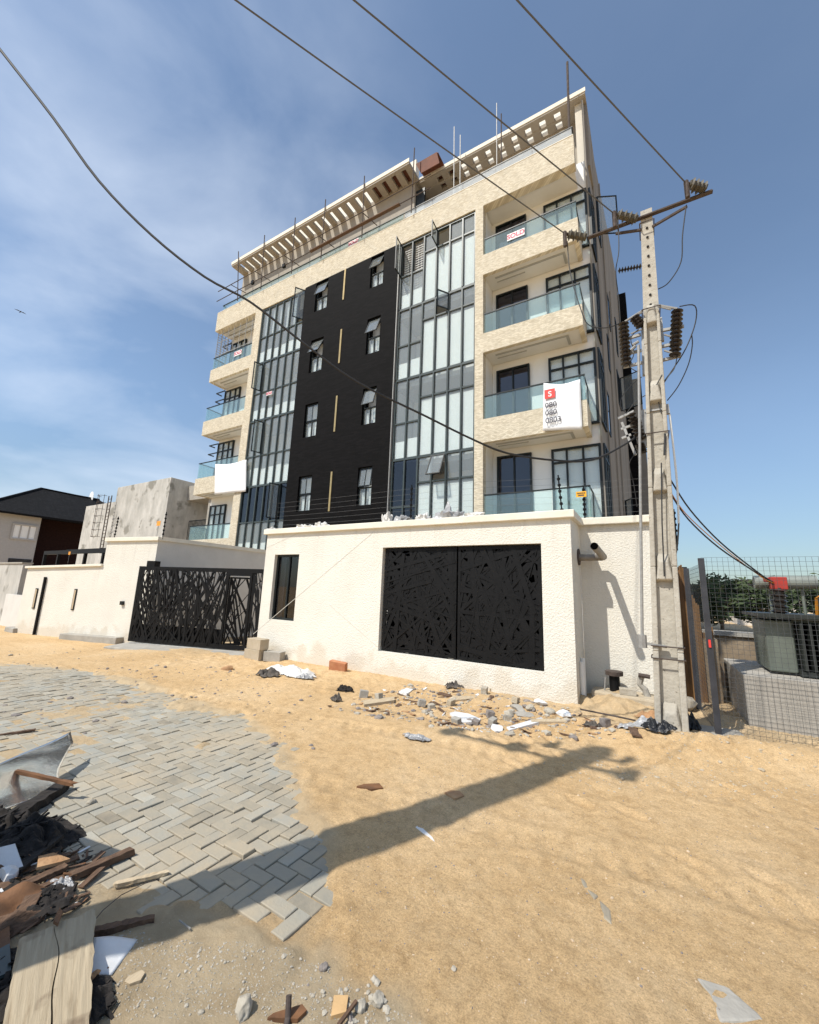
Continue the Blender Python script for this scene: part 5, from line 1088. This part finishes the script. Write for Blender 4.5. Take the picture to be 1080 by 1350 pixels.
def block(name, x, y, l, w, h, rz, m_, label, cat, group=None, z=None, tilt=(0,0), bev=.006):
    m = MB(); m.box(-l/2,l/2,-w/2,w/2,0,h); o = m.build(name, M[m_], loc=(0,0,0), bevel=bev); o.location = (x,y,(gz(x,y)-.01) if z is None else z); o.rotation_euler = (tilt[0],tilt[1],rz); return tag(o, label, cat, group)
def shard(name, pts, th, m_, label, cat, group=None, z=(0,), tilt=None):
    P = [Vector(p) for p in pts]; m = MB(); m.prism(P, (0,0,0), (0,0,th)); return tag(m.build(name, M[m_]), label, cat, group)
def Gp(q, dz=0.): p = atZ(*q, dz); return Vector((p.x,p.y,dz))
# block stack and brick at the wall
p = atZ(343,884)
block('sandcrete_block', -7.62,6.36,.46,.23,.22,.03,'block','sandcrete block at the bottom front of the pile by the gate end of the wall','block','hollow blocks piled at the wall',z=.0)
block('sandcrete_block', -7.60,6.38,.46,.23,.22,-.05,'block','sandcrete block lying on top of the pile by the wall','block','hollow blocks piled at the wall',z=.222)
block('sandcrete_block', -7.18,6.5,.40,.22,.20,.3,'conc_grey','greyer block leaning right of the block pile at the wall','block','hollow blocks piled at the wall',z=.0)
q = atZ(443,888); block('brick', q.x,6.42,.36,.10,.22,.15,'brick','orange clay brick standing at the foot of the white wall','brick',tilt=(.15,.08),z=.0)
# crumpled sheets right of the pile
def crumple(name, c, w, d, h, seed, m_, label, cat, group=None):
    n = 40; rnd = random.Random(seed); m = MB()
    for i in range(n+1):
        for j in range(n+1):
            u, v = i/n-.5, j/n-.5; r = 1-min(1, (u*u+v*v)*3.6); nn = .9*abs(mnoise.noise(Vector((u*4.2+seed,v*4.2,0))))*1.5-.2+.35*abs(mnoise.noise(Vector((u*11,v*11+seed,0)))); e = 1+.35*mnoise.noise(Vector((math.atan2(v,u)*1.3,seed,0)))
            x, y = c[0]+u*w*e, c[1]+v*d*e; m.v.append((x, y, 0))
            m.v[-1] = (x, y, max(.004, .015+h*max(0,r)*(.45+nn)))
    g = gheight(np.array([v[0] for v in m.v]), np.array([v[1] for v in m.v])); m.v = [(v[0],v[1],v[2]+float(g[k])) for k, v in enumerate(m.v)]
    for i in range(n):
        for j in range(n):
            u, v = (i+.5)/n-.5, (j+.5)/n-.5
            if u*u+v*v+.06*mnoise.noise(Vector((u*9+seed,v*9,2))) < .22: a = i*(n+1)+j; m.f.append((a,a+n+1,a+n+2,a+1)); m.m.append(0)
    if m_ == 'char':
        for k in range(46):
            a = rnd.uniform(0,2*PI); rr = rnd.uniform(0,.46)**1; x, y = c[0]+rr*w*math.cos(a), c[1]+rr*d*math.sin(a); z = gz(x,y)+h*max(0,1-rr*2.2)*rnd.uniform(.3,.95)+.01
            v = Vector((rnd.gauss(0,1),rnd.gauss(0,1),rnd.gauss(0,.45))).normalized()*w*rnd.uniform(.04,.16); m.bar(Vector((x,y,z))-v, Vector((x,y,z))+v, rnd.uniform(.006,.022), rnd.uniform(.004,.012))
    o = m.build(name, M[m_], smooth=False); s = o.modifiers.new('thick','SOLIDIFY'); s.thickness = .004; return tag(o, label, cat, group)
q = atZ(385,890); crumple('plastic_sheet', (q.x,q.y), 1.1,.5,.12,3,'sheeting','crumpled white plastic sheet on the sand right of the block pile','plastic')
q = atZ(352,892); crumple('plastic_sheet', (q.x,q.y), .5,.34,.12,5,'rag','dark brown crumpled bag in front of the block pile','plastic'); q = atZ(402,896); crumple('plastic_sheet', (q.x,q.y), .4,.22,.08,8,'plastic','grey crumpled sheet at the right end of the white plastic','plastic')
q = atZ(852,974); crumple('plastic_sheet', (q.x,q.y), .62,.42,.10,9,'plastic','glossy clear and black plastic heap at the foot of the pole','plastic'); q = atZ(872,984); crumple('plastic_sheet', (q.x-.02,q.y), .36,.22,.13,12,'blackbag','black bag beneath the clear plastic at the pole foot','plastic')
q = atZ(782,964); crumple('plastic_sheet', (q.x,q.y), .22,.16,.07,14,'rag','small dark grey rag left of the plastic heap','rag')
q = atZ(443,926); crumple('rag', (q.x,q.y), .2,.13,.09,15,'rag','small dark lump of rag on the sand below the brick','rag'); q = atZ(455,912); crumple('rag', (q.x,q.y), .34,.16,.08,17,'char','dark scrap heap on the sand right of the brick','rag')
q = atZ(598,912); crumple('rag', (q.x,q.y), .34,.2,.11,18,'rag','dark grey bundle against the foot of the white wall under the lattice','rag'); q = atZ(548,978); crumple('plastic_sheet', (q.x,q.y), .36,.16,.03,21,'plastic','flat grey plastic bag half buried in the sand','plastic')
q = atZ(300,884); rock('earth_clod', q.x,q.y,(.14,.10,.07),33,'mud','brown clod of earth left of the block pile','clod')
# long scraps along the wall
q = atZ(612,949); shard('white_board', [Gp((593,943)),Gp((604,955)),Gp((628,956)),Gp((634,951)),Gp((618,944)),Gp((600,941))], .03, 'whitebrd', 'broken oval white board lying on the sand before the wall', 'board')
shard('white_strip', [Gp((668,964)),Gp((672,968)),Gp((718,955)),Gp((714,950))], .045, 'whitebrd', 'narrow white plastic strip lying near the pier foot', 'strip')
shard('plank', [Gp((478,928)),Gp((480,934)),Gp((520,928)),Gp((520,923))], .05, 'wood', 'short grey plank on the sand below the lattice opening', 'plank')
shard('plank', [Gp((596,922)),Gp((598,928)),Gp((640,924)),Gp((638,917))], .05, 'wood', 'short brown board lying against the wall foot right of the dark bundle', 'plank')
shard('white_strip', [Gp((526,914)),Gp((536,918)),Gp((545,911)),Gp((537,909))], .03, 'whitebrd', 'small white tile chip near the wall foot under the lattice', 'tile')
shard('plank', [Gp((700,953)),Gp((701,957)),Gp((748,957)),Gp((748,953))], .05, 'wood', 'round ended pale stick before the pier', 'stick')
shard('paper_strip', [Gp((548,1092)),Gp((551,1094)),Gp((573,1110)),Gp((570,1105)),Gp((556,1092)),Gp((550,1090))], .006, 'whitebrd', 'thin crumpled white paper strip on open sand by the pole shadow', 'paper')
shard('tile_shard', [Gp((586,1048)),Gp((600,1056)),Gp((612,1052)),Gp((606,1046)),Gp((594,1045))], .018, 'mud', 'dark brown tile shard on the sand above the white paper strip', 'tile'); shard('tile_shard', [Gp((470,1040)),Gp((490,1044)),Gp((505,1042)),Gp((500,1036)),Gp((480,1037))], .02, 'rustwood', 'broken brown wood chip on the sand right of the paving', 'wood chip')
tag(MB().tube([Gp((765,935),.12),Gp((790,940),.10),Gp((815,945),.12),Gp((838,950),.10)], .012, 6).build('rusty_rod', M['rust_steel']), 'thin rusty rod lying from the pier foot towards the pole', 'rod')
# step with stub pipe and tap by the setback wall
m = MB(); m.prism([(-.92,7.12,0),(-.02,7.0,0),(.0,7.5,0),(-.92,7.5,0)], (0,0,-.1), (0,0,.21)); tag(m.build('concrete_step', M['block'], bevel=.03), 'low sandy concrete step between pier and pole', 'step')
sp_ = thing('stub_pipe', (-.62,7.3,.2), 'short black pipe stub with a wide grey collar standing beside the pier', 'pipe'); MB().tube([(-.60,7.3,.18),(-.60,7.3,.46)], .075, 14).build('stem', M['black'], sp_); MB().tube([(-.60,7.3,.44),(-.60,7.3,.50)], .125, 16).build('collar', M['rust_steel'], sp_); MB().tube([(-.72,7.26,.40),(-.74,7.25,.2)], .012, 6).build('rod', M['steel'], sp_)
block('concrete_block', -.42,7.15,.22,.12,.09,.1,'rock','pale grey block on the step right of the black pipe stub','block',z=.21)
tp_ = thing('standpipe', (-.22,7.25,.2), 'small cement splashed standpipe with a tap left of the pole', 'standpipe'); m = MB(); m.tube([(-.16,7.25,.15),(-.20,7.25,.3),(-.26,7.25,.36),(-.24,7.25,.46),(-.2,7.22,.5)], [.05,.045,.04,.045,.03], 9); m.build('pipe', M['conc_grey'], tp_); m = MB(); m.tube([(-.27,7.2,.50),(-.12,7.2,.49)], .03, 8); m.build('tap', M['rust_steel'], tp_)
q = atZ(862,935,.08); crumple('spoil_heap', (-.05,6.55), .55,.4,.12,23,'mud','patch of reddish spoil left of the pole foot','soil')
q = atZ(906,910); rock('rock', .28,7.6,(.2,.15,.14),41,'rock','pale boulder behind the pole beside the mesh post','rock',z=.1); crumple('rag', (.30,6.55), .22,.3,.18,27,'blackbag','dark red black rags between pole and fence footing','rag')
# paving offcuts and small blocks scattered at the wall foot
LAB = {(553,933):'dark cube offcut left of the oval white board',(567,936):'grey cube offcut beside the dark cube',(592,932):'grey paver offcut above the oval white board',(644,948):'upright paver offcut right of the oval board',(647,957):'small flat offcut under the upright one',(667,952):'pale split offcut left of the white strip',(678,935):'dark small cube by the rubble heap',(625,958):'brown offcut under the right tip of the oval board',(600,957):'flat brown chip left under the oval board',(637,922):'dark small block at the end of the brown board',(646,916):'grey upright block at the wall foot',(798,965):'grey broken kerb piece left of the plastic heap',(476,922):'grey small block right of the dark scrap heap',(497,926):'flat grey tile right of the dark scrap heap'}
for k, (q, lab) in enumerate(LAB.items()):
    p = atZ(*q); s = random.Random(k+50); block('paver_offcut', p.x,p.y+.05,s.uniform(.08,.13),s.uniform(.07,.10),s.uniform(.06,.11),s.uniform(0,3),('conc_grey','rock','block','rock_dark')[k % 4],lab,'offcut','paver offcuts along the wall foot',tilt=(s.uniform(-.2,.2),s.uniform(-.2,.2)))
RL = {(700,940):'biggest white rubble lump at the pier foot',(712,935):'white rubble lump second from the pier corner',(690,946):'grey rubble lump left of the big white one',(725,944):'pale flat rubble by the pale stick',(743,948):'dusty lump behind the pale stick',(683,940):'small pale rubble lump left in the heap',(672,945):'grey lump at the left end of the rubble heap',(655,965):'dark clod below the small flat offcut'}
for k, (q, lab) in enumerate(RL.items()): p = atZ(*q); rock('rubble_lump', p.x,p.y,(.09+.03*(k%3),.08,.06),60+k,('rock','whitebrd','conc_grey')[k % 3],lab,'rubble','rubble at the pier foot')
# pebbles: crumbs nobody could count
def gravel(name, n, area, seed, r, m_, bias=None):
    rnd = random.Random(seed); m = MB(); pts = []
    while len(pts) < n:
        x, y = area(rnd)
        pts.append((x,y))
    hz = gheight(np.array([p[0] for p in pts]), np.array([p[1] for p in pts])); ib = bmesh.new(); bmesh.ops.create_icosphere(ib, subdivisions=1, radius=1); V = [v.co.copy() for v in ib.verts]; Fc = [tuple(v.index for v in f.verts) for f in ib.faces]; ib.free()
    for (x,y), z in zip(pts, hz):
        s = r*math.exp(rnd.gauss(0,.5)); a = Vector((s*rnd.uniform(.7,1.3), s*rnd.uniform(.7,1.3), s*rnd.uniform(.4,.8))); th = rnd.uniform(0,6); c, s_ = math.cos(th), math.sin(th)
        m.add([(x+(v.x*a.x*c-v.y*a.y*s_)*rnd.uniform(.8,1.1), y+(v.x*a.x*s_+v.y*a.y*c)*rnd.uniform(.8,1.1), z+a.z*.12+v.z*a.z) for v in V], Fc)
    return tag(m.build(name, M[m_]), kind='stuff')
def poly_area(qs):
    P = px(*qs); x0, x1 = min(p[0] for p in P), max(p[0] for p in P); y0_, y1_ = min(p[1] for p in P), max(p[1] for p in P)
    def f(r):
        while True:
            x, y = r.uniform(x0,x1), r.uniform(y0_,y1_)
            if inside(x, y, P): return x, y
    return f
gravel('gravel', 2200, poly_area([(120,1350),(150,1230),(400,1262),(560,1352)]), 1, .0024, 'rock'); gravel('gravel', 40, poly_area([(380,1350),(430,1300),(500,1290),(520,1350)]), 2, .007, 'rock'); gravel('gravel', 2600, poly_area([(380,1340),(520,1000),(1080,1040),(1080,1350)]), 3, .0022, 'grit'); gravel('gravel', 900, poly_area([(380,1340),(520,1000),(1080,1040),(1080,1350)]), 13, .0024, 'rock_dark'); gravel('gravel', 420, poly_area([(440,940),(540,905),(760,940),(840,985),(600,970)]), 4, .016, 'rock'); gravel('gravel', 160, poly_area([(440,940),(540,905),(760,940),(840,985),(600,970)]), 5, .022, 'rock_dark'); gravel('gravel', 250, poly_area([(0,880),(300,880),(440,930),(420,1000),(0,960)]), 6, .014, 'rock_dark'); gravel('gravel', 160, poly_area([(100,1180),(0,1000),(400,1000),(440,1190)]), 7, .005, 'rock'); gravel('gravel', 150, poly_area([(0,845),(160,855),(330,868),(420,905),(0,880)]), 8, .011, 'block')
gravel('gravel', 500, poly_area([(700,1010),(900,985),(1080,1005),(1080,1060),(800,1050)]), 9, .007, 'block')
# stones in the near foreground
for k, (q, sz, m_, lab) in enumerate((((318,1342),(.045,.035,.04),'rock','round pale stone at the bottom edge left of the pipe stump'),((475,1330),(.025,.02,.03),'rock','white grey stone at the bottom right of the plywood scrap'),((497,1322),(.032,.026,.026),'rock','larger pale stone right of the plywood scrap'),((426,1283),(.02,.016,.02),'rock_dark','dark pebble below the last loose paver'),((462,1345),(.018,.015,.015),'rock_dark','small dark stone at the bottom edge by the dark stick'),((120,1060),(.04,.03,.035),'rock','grey stone lying on the paving right of the zinc sheet'),((598,1280),(.012,.012,.01),'rock','pair of tiny white stones on the open sand'))):
    p = atZ(*q); rock('stone', p.x,p.y,sz,80+k,m_,lab,'stone',sub=4)
tag(MB().tube([Gp((376,1362)),Gp((379,1350))+Vector((0,0,.02)),atZ(381,1312,.07)], .011, 10).build('pipe_stump', M['rust_steel']), 'rusty pipe stump sticking up at the bottom edge', 'pipe')
shard('plywood_scrap', [Gp((436,1346)),Gp((440,1318)),Gp((459,1318)),Gp((456,1340))], .015, 'ply', 'small fresh plywood scrap at the bottom edge', 'plywood'); tag(MB().bar(Gp((446,1352),.02),Gp((470,1320),.03),.012,.010).build('dark_stick', M['wood_brown']), 'dark splintered stick lying over the plywood scrap', 'stick'); shard('brown_tile', [Gp((352,1350)),Gp((392,1352)),Gp((404,1340)),Gp((398,1332)),Gp((360,1344))], .02, 'rustwood', 'brown broken tile behind the pipe stump', 'tile')
shard('tile_shard', [Gp((163,1302)),Gp((170,1305)),Gp((184,1300)),Gp((190,1290)),Gp((186,1286)),Gp((168,1295))], .02, 'wood', 'small tan tile shard on the grey dirt', 'tile')
tag(bx(atZ(228,1226).x,atZ(228,1226).x+.09,1.42,1.425,gz(-1.75,1.42)+.002,gz(-1.75,1.42)+.008).build('wire_scrap', M['steel']), 'tiny bright wire scrap on the grey dirt', 'wire')
# grey slabs showing through the sand
for k, qs in enumerate((((918,1292),(960,1305),(1000,1340),(1010,1352),(950,1352),(935,1318)),((764,1160),(772,1164),(778,1176),(770,1176)),((790,1190),(806,1205),(808,1226),(796,1216)),((770,1172),(790,1185),(784,1190)))):
    P = [Gp(q) for q in qs]; zt = max(gz(p.x,p.y) for p in P)+.001; m = MB(); m.prism([Vector((p.x,p.y,0)) for p in P], (0,0,zt-.05), (0,0,zt)); tag(m.build('concrete_patch', M['paver'] if k else M['conc_grey'], bevel=.01), ('grey concrete slab corner showing through the sand at the bottom right','small grey patch showing in the open sand, uppermost','long grey patch showing in the open sand','sliver of grey patch between the others in the open sand')[k], 'slab', 'grey slabs showing through the sand')

# ------------------------------------------------------------------ scrap pile at the near left
def sheet(name, P, th, m_, label, cat, n=14, curve=None):
    P = [Vector(p) for p in P]; m = MB()
    for i in range(n+1):
        for j in range(n+1):
            u, v = i/n, j/n; p = (P[0]*(1-u)+P[1]*u)*(1-v)+(P[3]*(1-u)+P[2]*u)*v
            if curve: p = p+curve(u, v)
            m.v.append(tuple(p))
    for i in range(n):
        for j in range(n): a = i*(n+1)+j; m.f.append((a,a+n+1,a+n+2,a+1)); m.m.append(0)
    o = m.build(name, M[m_], smooth=True); s = o.modifiers.new('thick','SOLIDIFY'); s.thickness = th; return tag(o, label, cat)
# zinc sheet standing bent on its edge
bl, br = Gp((-60,1100),.05), atZ(76,1038,.04); tr = atZ(80,968,.26); tl = atZ(-60,1035,.26)
sheet('zinc_sheet', [bl,br,tr,tl], .003, 'tin', 'bent shiny zinc sheet propped on the paving at the left edge', 'metal sheet', 20, lambda u,v: Vector((-.05,.11,0))*(min(1,max(0,(v-.30)/.42))**1.0)*(1 if v<.74 else 1-.25*(v-.74)/.26)+Vector((0,.010*math.sin(u*9),.012*math.sin(v*7+u*5))))
def beam(name, a, b, w, t, m_, label, cat, side=(0,0,1), rag=True):
    a, b = Vector(a), Vector(b); n = 14; d = (b-a); u = d.cross(Vector(side)).normalized(); v = d.cross(u).normalized(); m = MB(); rnd = random.Random(label)
    for i in range(n+1):
        f = i/n; c = a+d*f; j = lambda s: 1+(rnd.uniform(-.22,.14) if rag else 0)*(1.6 if i in (0,n) else 1)
        m.v += [tuple(c+u*w/2*j(1)*s0+v*t/2*j(1)*s1+d*(rnd.uniform(-.03,.03) if i in (0,n) else 0)) for s0, s1 in ((-1,-1),(1,-1),(1,1),(-1,1))]
    for i in range(n): o = i*4; m.f += [(o+k,o+(k+1)%4,o+4+(k+1)%4,o+4+k) for k in range(4)]
    m.f += [(3,2,1,0),(n*4,n*4+1,n*4+2,n*4+3)]; m.m = [0]*len(m.f); o = m.build(name, M[m_]); return tag(o, label, cat)
beam('timber_beam', Gp((-40,1118),.03), atZ(84,1036,.035), .10, .07, 'char', 'black charred beam under the zinc sheet', 'timber')
beam('timber_bar', atZ(-40,1003,.25), atZ(98,1034,.12), .028, .022, 'rustwood', 'thin rusty brown bar crossing the zinc sheet', 'timber')
beam('plank', Gp((-5,970),.0), Gp((47,962),.01), .04, .02, 'wood_brown', 'thin dark stick on the paving at the left edge above the zinc sheet', 'stick')
q = atZ(45,1110); crumple('charred_heap', (q.x-.02,q.y-.0), .70,.42,.09,31,'char','black charred rubbish heap below the zinc sheet','rubbish'); q = atZ(10,1095); crumple('charred_heap', (q.x-.05,q.y), .5,.3,.09,34,'char','smaller charred lump at the left edge beneath the beam','rubbish')
sheet('white_board', [Gp((-20,1150),.05),atZ(32,1146,.05),atZ(20,1112,.13),atZ(-20,1122,.13)], .006, 'whitebrd', 'bright white board scrap on the charred heap', 'board')
beam('plank', Gp((25,1185),.03), Gp((174,1122),.03), .045, .035, 'wood_brown', 'long dark brown plank with a charred tip pointing over the paving', 'plank')
sheet('laminate_sheet', [Gp((-40,1225),.04),Gp((62,1190),.03),atZ(66,1163,.06),atZ(-20,1175,.1)], .008, 'rustwood', 'flaking orange brown laminate sheet in the scrap pile', 'board', 14, lambda u,v: Vector((0,0,.02*math.sin(u*8)*math.sin(v*5))))
sheet('laminate_sheet', [Gp((-40,1262),.02),Gp((50,1218),.02),Gp((70,1196),.04),Gp((-10,1208),.09)], .008, 'wood_brown', 'dark brown laminate sheet under the orange one', 'board', 14, lambda u,v: Vector((0,0,.02*math.sin(u*9+1)*math.sin(v*6))))
shard('tile_shard', [Gp((48,1148),.08),Gp((80,1140),.07),Gp((92,1136),.06),Gp((70,1128),.08),Gp((50,1133),.09)], .015, 'mud', 'brown tile chip on the scrap pile beside the white board', 'tile')
beam('plank', Gp((22,1172),.06), Gp((86,1143),.06), .05, .025, 'wood_brown', 'purple brown splintered batten behind the long plank', 'plank')
q = atZ(80,1178); crumple('plastic_sheet', (q.x,q.y), .16,.10,.03,37,'plastic','clear crumpled plastic wrapper beside the long plank','plastic')
q = atZ(6,1168); rock('stone', q.x,q.y,(.06,.05,.06),91,'whitebrd','white broken lump at the left edge of the scrap pile','stone')
beam('plank', Gp((150,1167),.02), Gp((222,1150),.02), .03, .018, 'wood', 'short pale flattened stick on the paving edge', 'stick')
beam('plank', Gp((112,1232),.03), Gp((202,1212),.02), .035, .03, 'wood_brown', 'reddish split plank behind the big board', 'plank')
# the big cracked board, lying on the pile
b0, b1, b2, b3 = Gp((-6,1400),.10), Gp((116,1400),.10), atZ(126,1198,.11), atZ(26,1238,.11)
m = MB(); n = 22; crk = lambda v: .50+.05*math.sin(v*4)-.10*v*0+.03*math.sin(v*11)
for half in (0, 1):
    o0 = len(m.v)
    for i in range(n+1):
        v = i/n; c = crk(v); gap = .012*(1-v)*.9+.004
        us = np.linspace(0, c-gap, 9) if half == 0 else np.linspace(c+gap, 1, 9)
        for k, u in enumerate(us):
            if half == 1 and k == 8: u += .012*math.sin(v*23)+.010*math.sin(v*51)
            if half == 0 and k == 0: u += .006*math.sin(v*31)
            vv = v+(.03*mnoise.noise(Vector((u*6,0,3))) if i == n else 0); p = (b0*(1-u)+b1*u)*(1-vv)+(b3*(1-u)+b2*u)*vv; m.v.append((p.x,p.y,p.z+.003*mnoise.noise(Vector((u*14,v*3,1)))))
    for i in range(n):
        for k in range(8): a = o0+i*9+k; m.f.append((a,a+1,a+10,a+9)); m.m.append(0)
o = m.build('big_board', M['board']); s = o.modifiers.new('thick','SOLIDIFY'); s.thickness = .03; s.offset = -1; tag(o, 'wide weathered pale wooden board with a long crack at the bottom left', 'board')
shard('rag_scrap', [atZ(70,1218,.125),atZ(76,1222,.125),atZ(82,1206,.125),atZ(78,1200,.125),atZ(73,1210,.125)], .012, 'rustwood', 'small rusty bracket at the top of the crack of the big board', 'bracket')
sheet('white_plate', [Gp((112,1290),.03),Gp((148,1283),.02),atZ(182,1237,.02),atZ(124,1236,.05)], .006, 'whitebrd', 'bluish white broken plate right of the big board', 'plate', 10, lambda u,v: Vector((0,0,.006*math.sin(u*4))))
q = atZ(122,1300); rock('clay_lump', q.x,q.y,(.035,.03,.03),93,'mud','brown wood knot under the white plate','lump'); q = atZ(140,1287); rock('clay_lump', q.x,q.y,(.02,.014,.014),94,'rustwood','small reddish lump at the lower tip of the white plate','lump')
shard('tile_shard', [Gp((176,1262)),Gp((190,1262)),Gp((196,1248)),Gp((186,1242))], .012, 'ply', 'small tan chip at the right tip of the white plate', 'tile')
for k, q in enumerate(((15,1290),(0,1330),(60,1200),(105,1340))): p = atZ(*q); crumple('charred_heap', (p.x-.02,p.y), .28,.24,.04,41+k,'char',('dark rubbish under the left side of the big board','dark rubbish at the bottom left corner','dark rubbish behind the top of the big board','dark rubbish under the right side of the big board')[k],'rubbish')
shard('grey_board', [Gp((-30,1270),.05),Gp((12,1248),.05),Gp((14,1285),.05),Gp((-20,1300),.05)], .012, 'alu_green', 'grey blue board scrap left of the big board', 'board')
tag(MB().tube([Gp((147,1290),.01),Gp((155,1300),.012),Gp((162,1310),.01),Gp((158,1322),.012),Gp((146,1340),.01)], .0022, 5).build('wire_scrap', M['wire']), 'bent thin black wire on the grey dirt below the white plate', 'wire')
tag(MB().tube([Gp((126,1212),.02),Gp((136,1200),.04),Gp((160,1180),.05),Gp((195,1163),.02)], .002, 5).build('wire_scrap', M['rust_steel']), 'thin rusty wire arching from the big board to the pale stick', 'wire')
# unseen door added left of the view so its shadow falls on the paving
m = MB(); m.box(-.34,.34,-.02,.02,0,1.2); o = m.build('shade_door', M['wood_brown'], loc=(0,0,0)); o.location = (-3.5,.50,0); o.rotation_euler = (-.15,0,.2); tag(o, 'unseen brown door added left of the scrap pile to shade the paving', 'door')

rnd = random.Random(77); fa = poly_area([(-30,1110),(70,1095),(140,1140),(112,1205),(20,1240),(-40,1280)])
for nm, m_, n_, sz in (('wood_splinters','wood_brown',110,.03),('wood_splinters','char',120,.026),('litter_flakes','whitebrd',40,.014),('wood_splinters','rustwood',60,.025)):
    m = MB()
    for k in range(n_):
        x, y = fa(rnd); z = gz(x,y)+rnd.uniform(.002,.02); a = rnd.uniform(0,PI); l_ = sz*math.exp(rnd.gauss(0,.5)); d = Vector((math.cos(a),math.sin(a),rnd.gauss(0,.22)))*l_; w = Vector((-math.sin(a),math.cos(a),rnd.gauss(0,.2)))*l_*rnd.uniform(.08,.4)
        m.obox((x,y,z+l_*.12), d, w, d.cross(w).normalized()*l_*.05)
    tag(m.build(nm, M[m_]), kind='stuff')
# wood and plastic crumbs along the wall foot
fa = poly_area([(430,935),(520,905),(700,930),(770,945),(880,985),(640,975)])
for nm, m_, n_, sz in (('wood_splinters','wood_brown',90,.05),('litter_flakes','whitebrd',60,.03),('litter_flakes','mud',60,.03)):
    m = MB()
    for k in range(n_):
        x, y = fa(rnd); z = gz(x,y)+.002; a = rnd.uniform(0,PI); l_ = sz*math.exp(rnd.gauss(0,.5)); d = Vector((math.cos(a),math.sin(a),rnd.gauss(0,.12)))*l_; w = Vector((-math.sin(a),math.cos(a),rnd.gauss(0,.2)))*l_*rnd.uniform(.08,.5)
        m.obox((x,y,z+l_*.06), d, w, d.cross(w).normalized()*l_*.06)
    tag(m.build(nm, M[m_]), kind='stuff')
# a bird in the sky
q = EYEV+ray(27,411).normalized()*95; bd = thing('bird', q, 'small dark bird gliding in the cloudy sky at the left', 'bird')
m = MB(); m.tube([q+Vector((-.26,0,.02)),q+Vector((-.16,0,.01)),q+Vector((0,0,0)),q+Vector((.13,0,.02)),q+Vector((.2,0,.04)),q+Vector((.26,0,.03))], [.02,.05,.08,.06,.045,.01], 8); m.add([tuple(q+Vector((-.2,0,.01))),tuple(q+Vector((-.42,.09,.0))),tuple(q+Vector((-.45,0,.01))),tuple(q+Vector((-.42,-.09,.0)))], [(0,1,2,3)])
for s in (-1,1): m.prism([q+Vector((.1,s*.05,.03)),q+Vector((.06,s*.35,.10)),q+Vector((-.1,s*.75,.05)),q+Vector((-.14,s*.45,.07)),q+Vector((-.08,s*.05,.03))], (0,0,0), (0,0,.012))
m.build('body', M['feather'], bd)
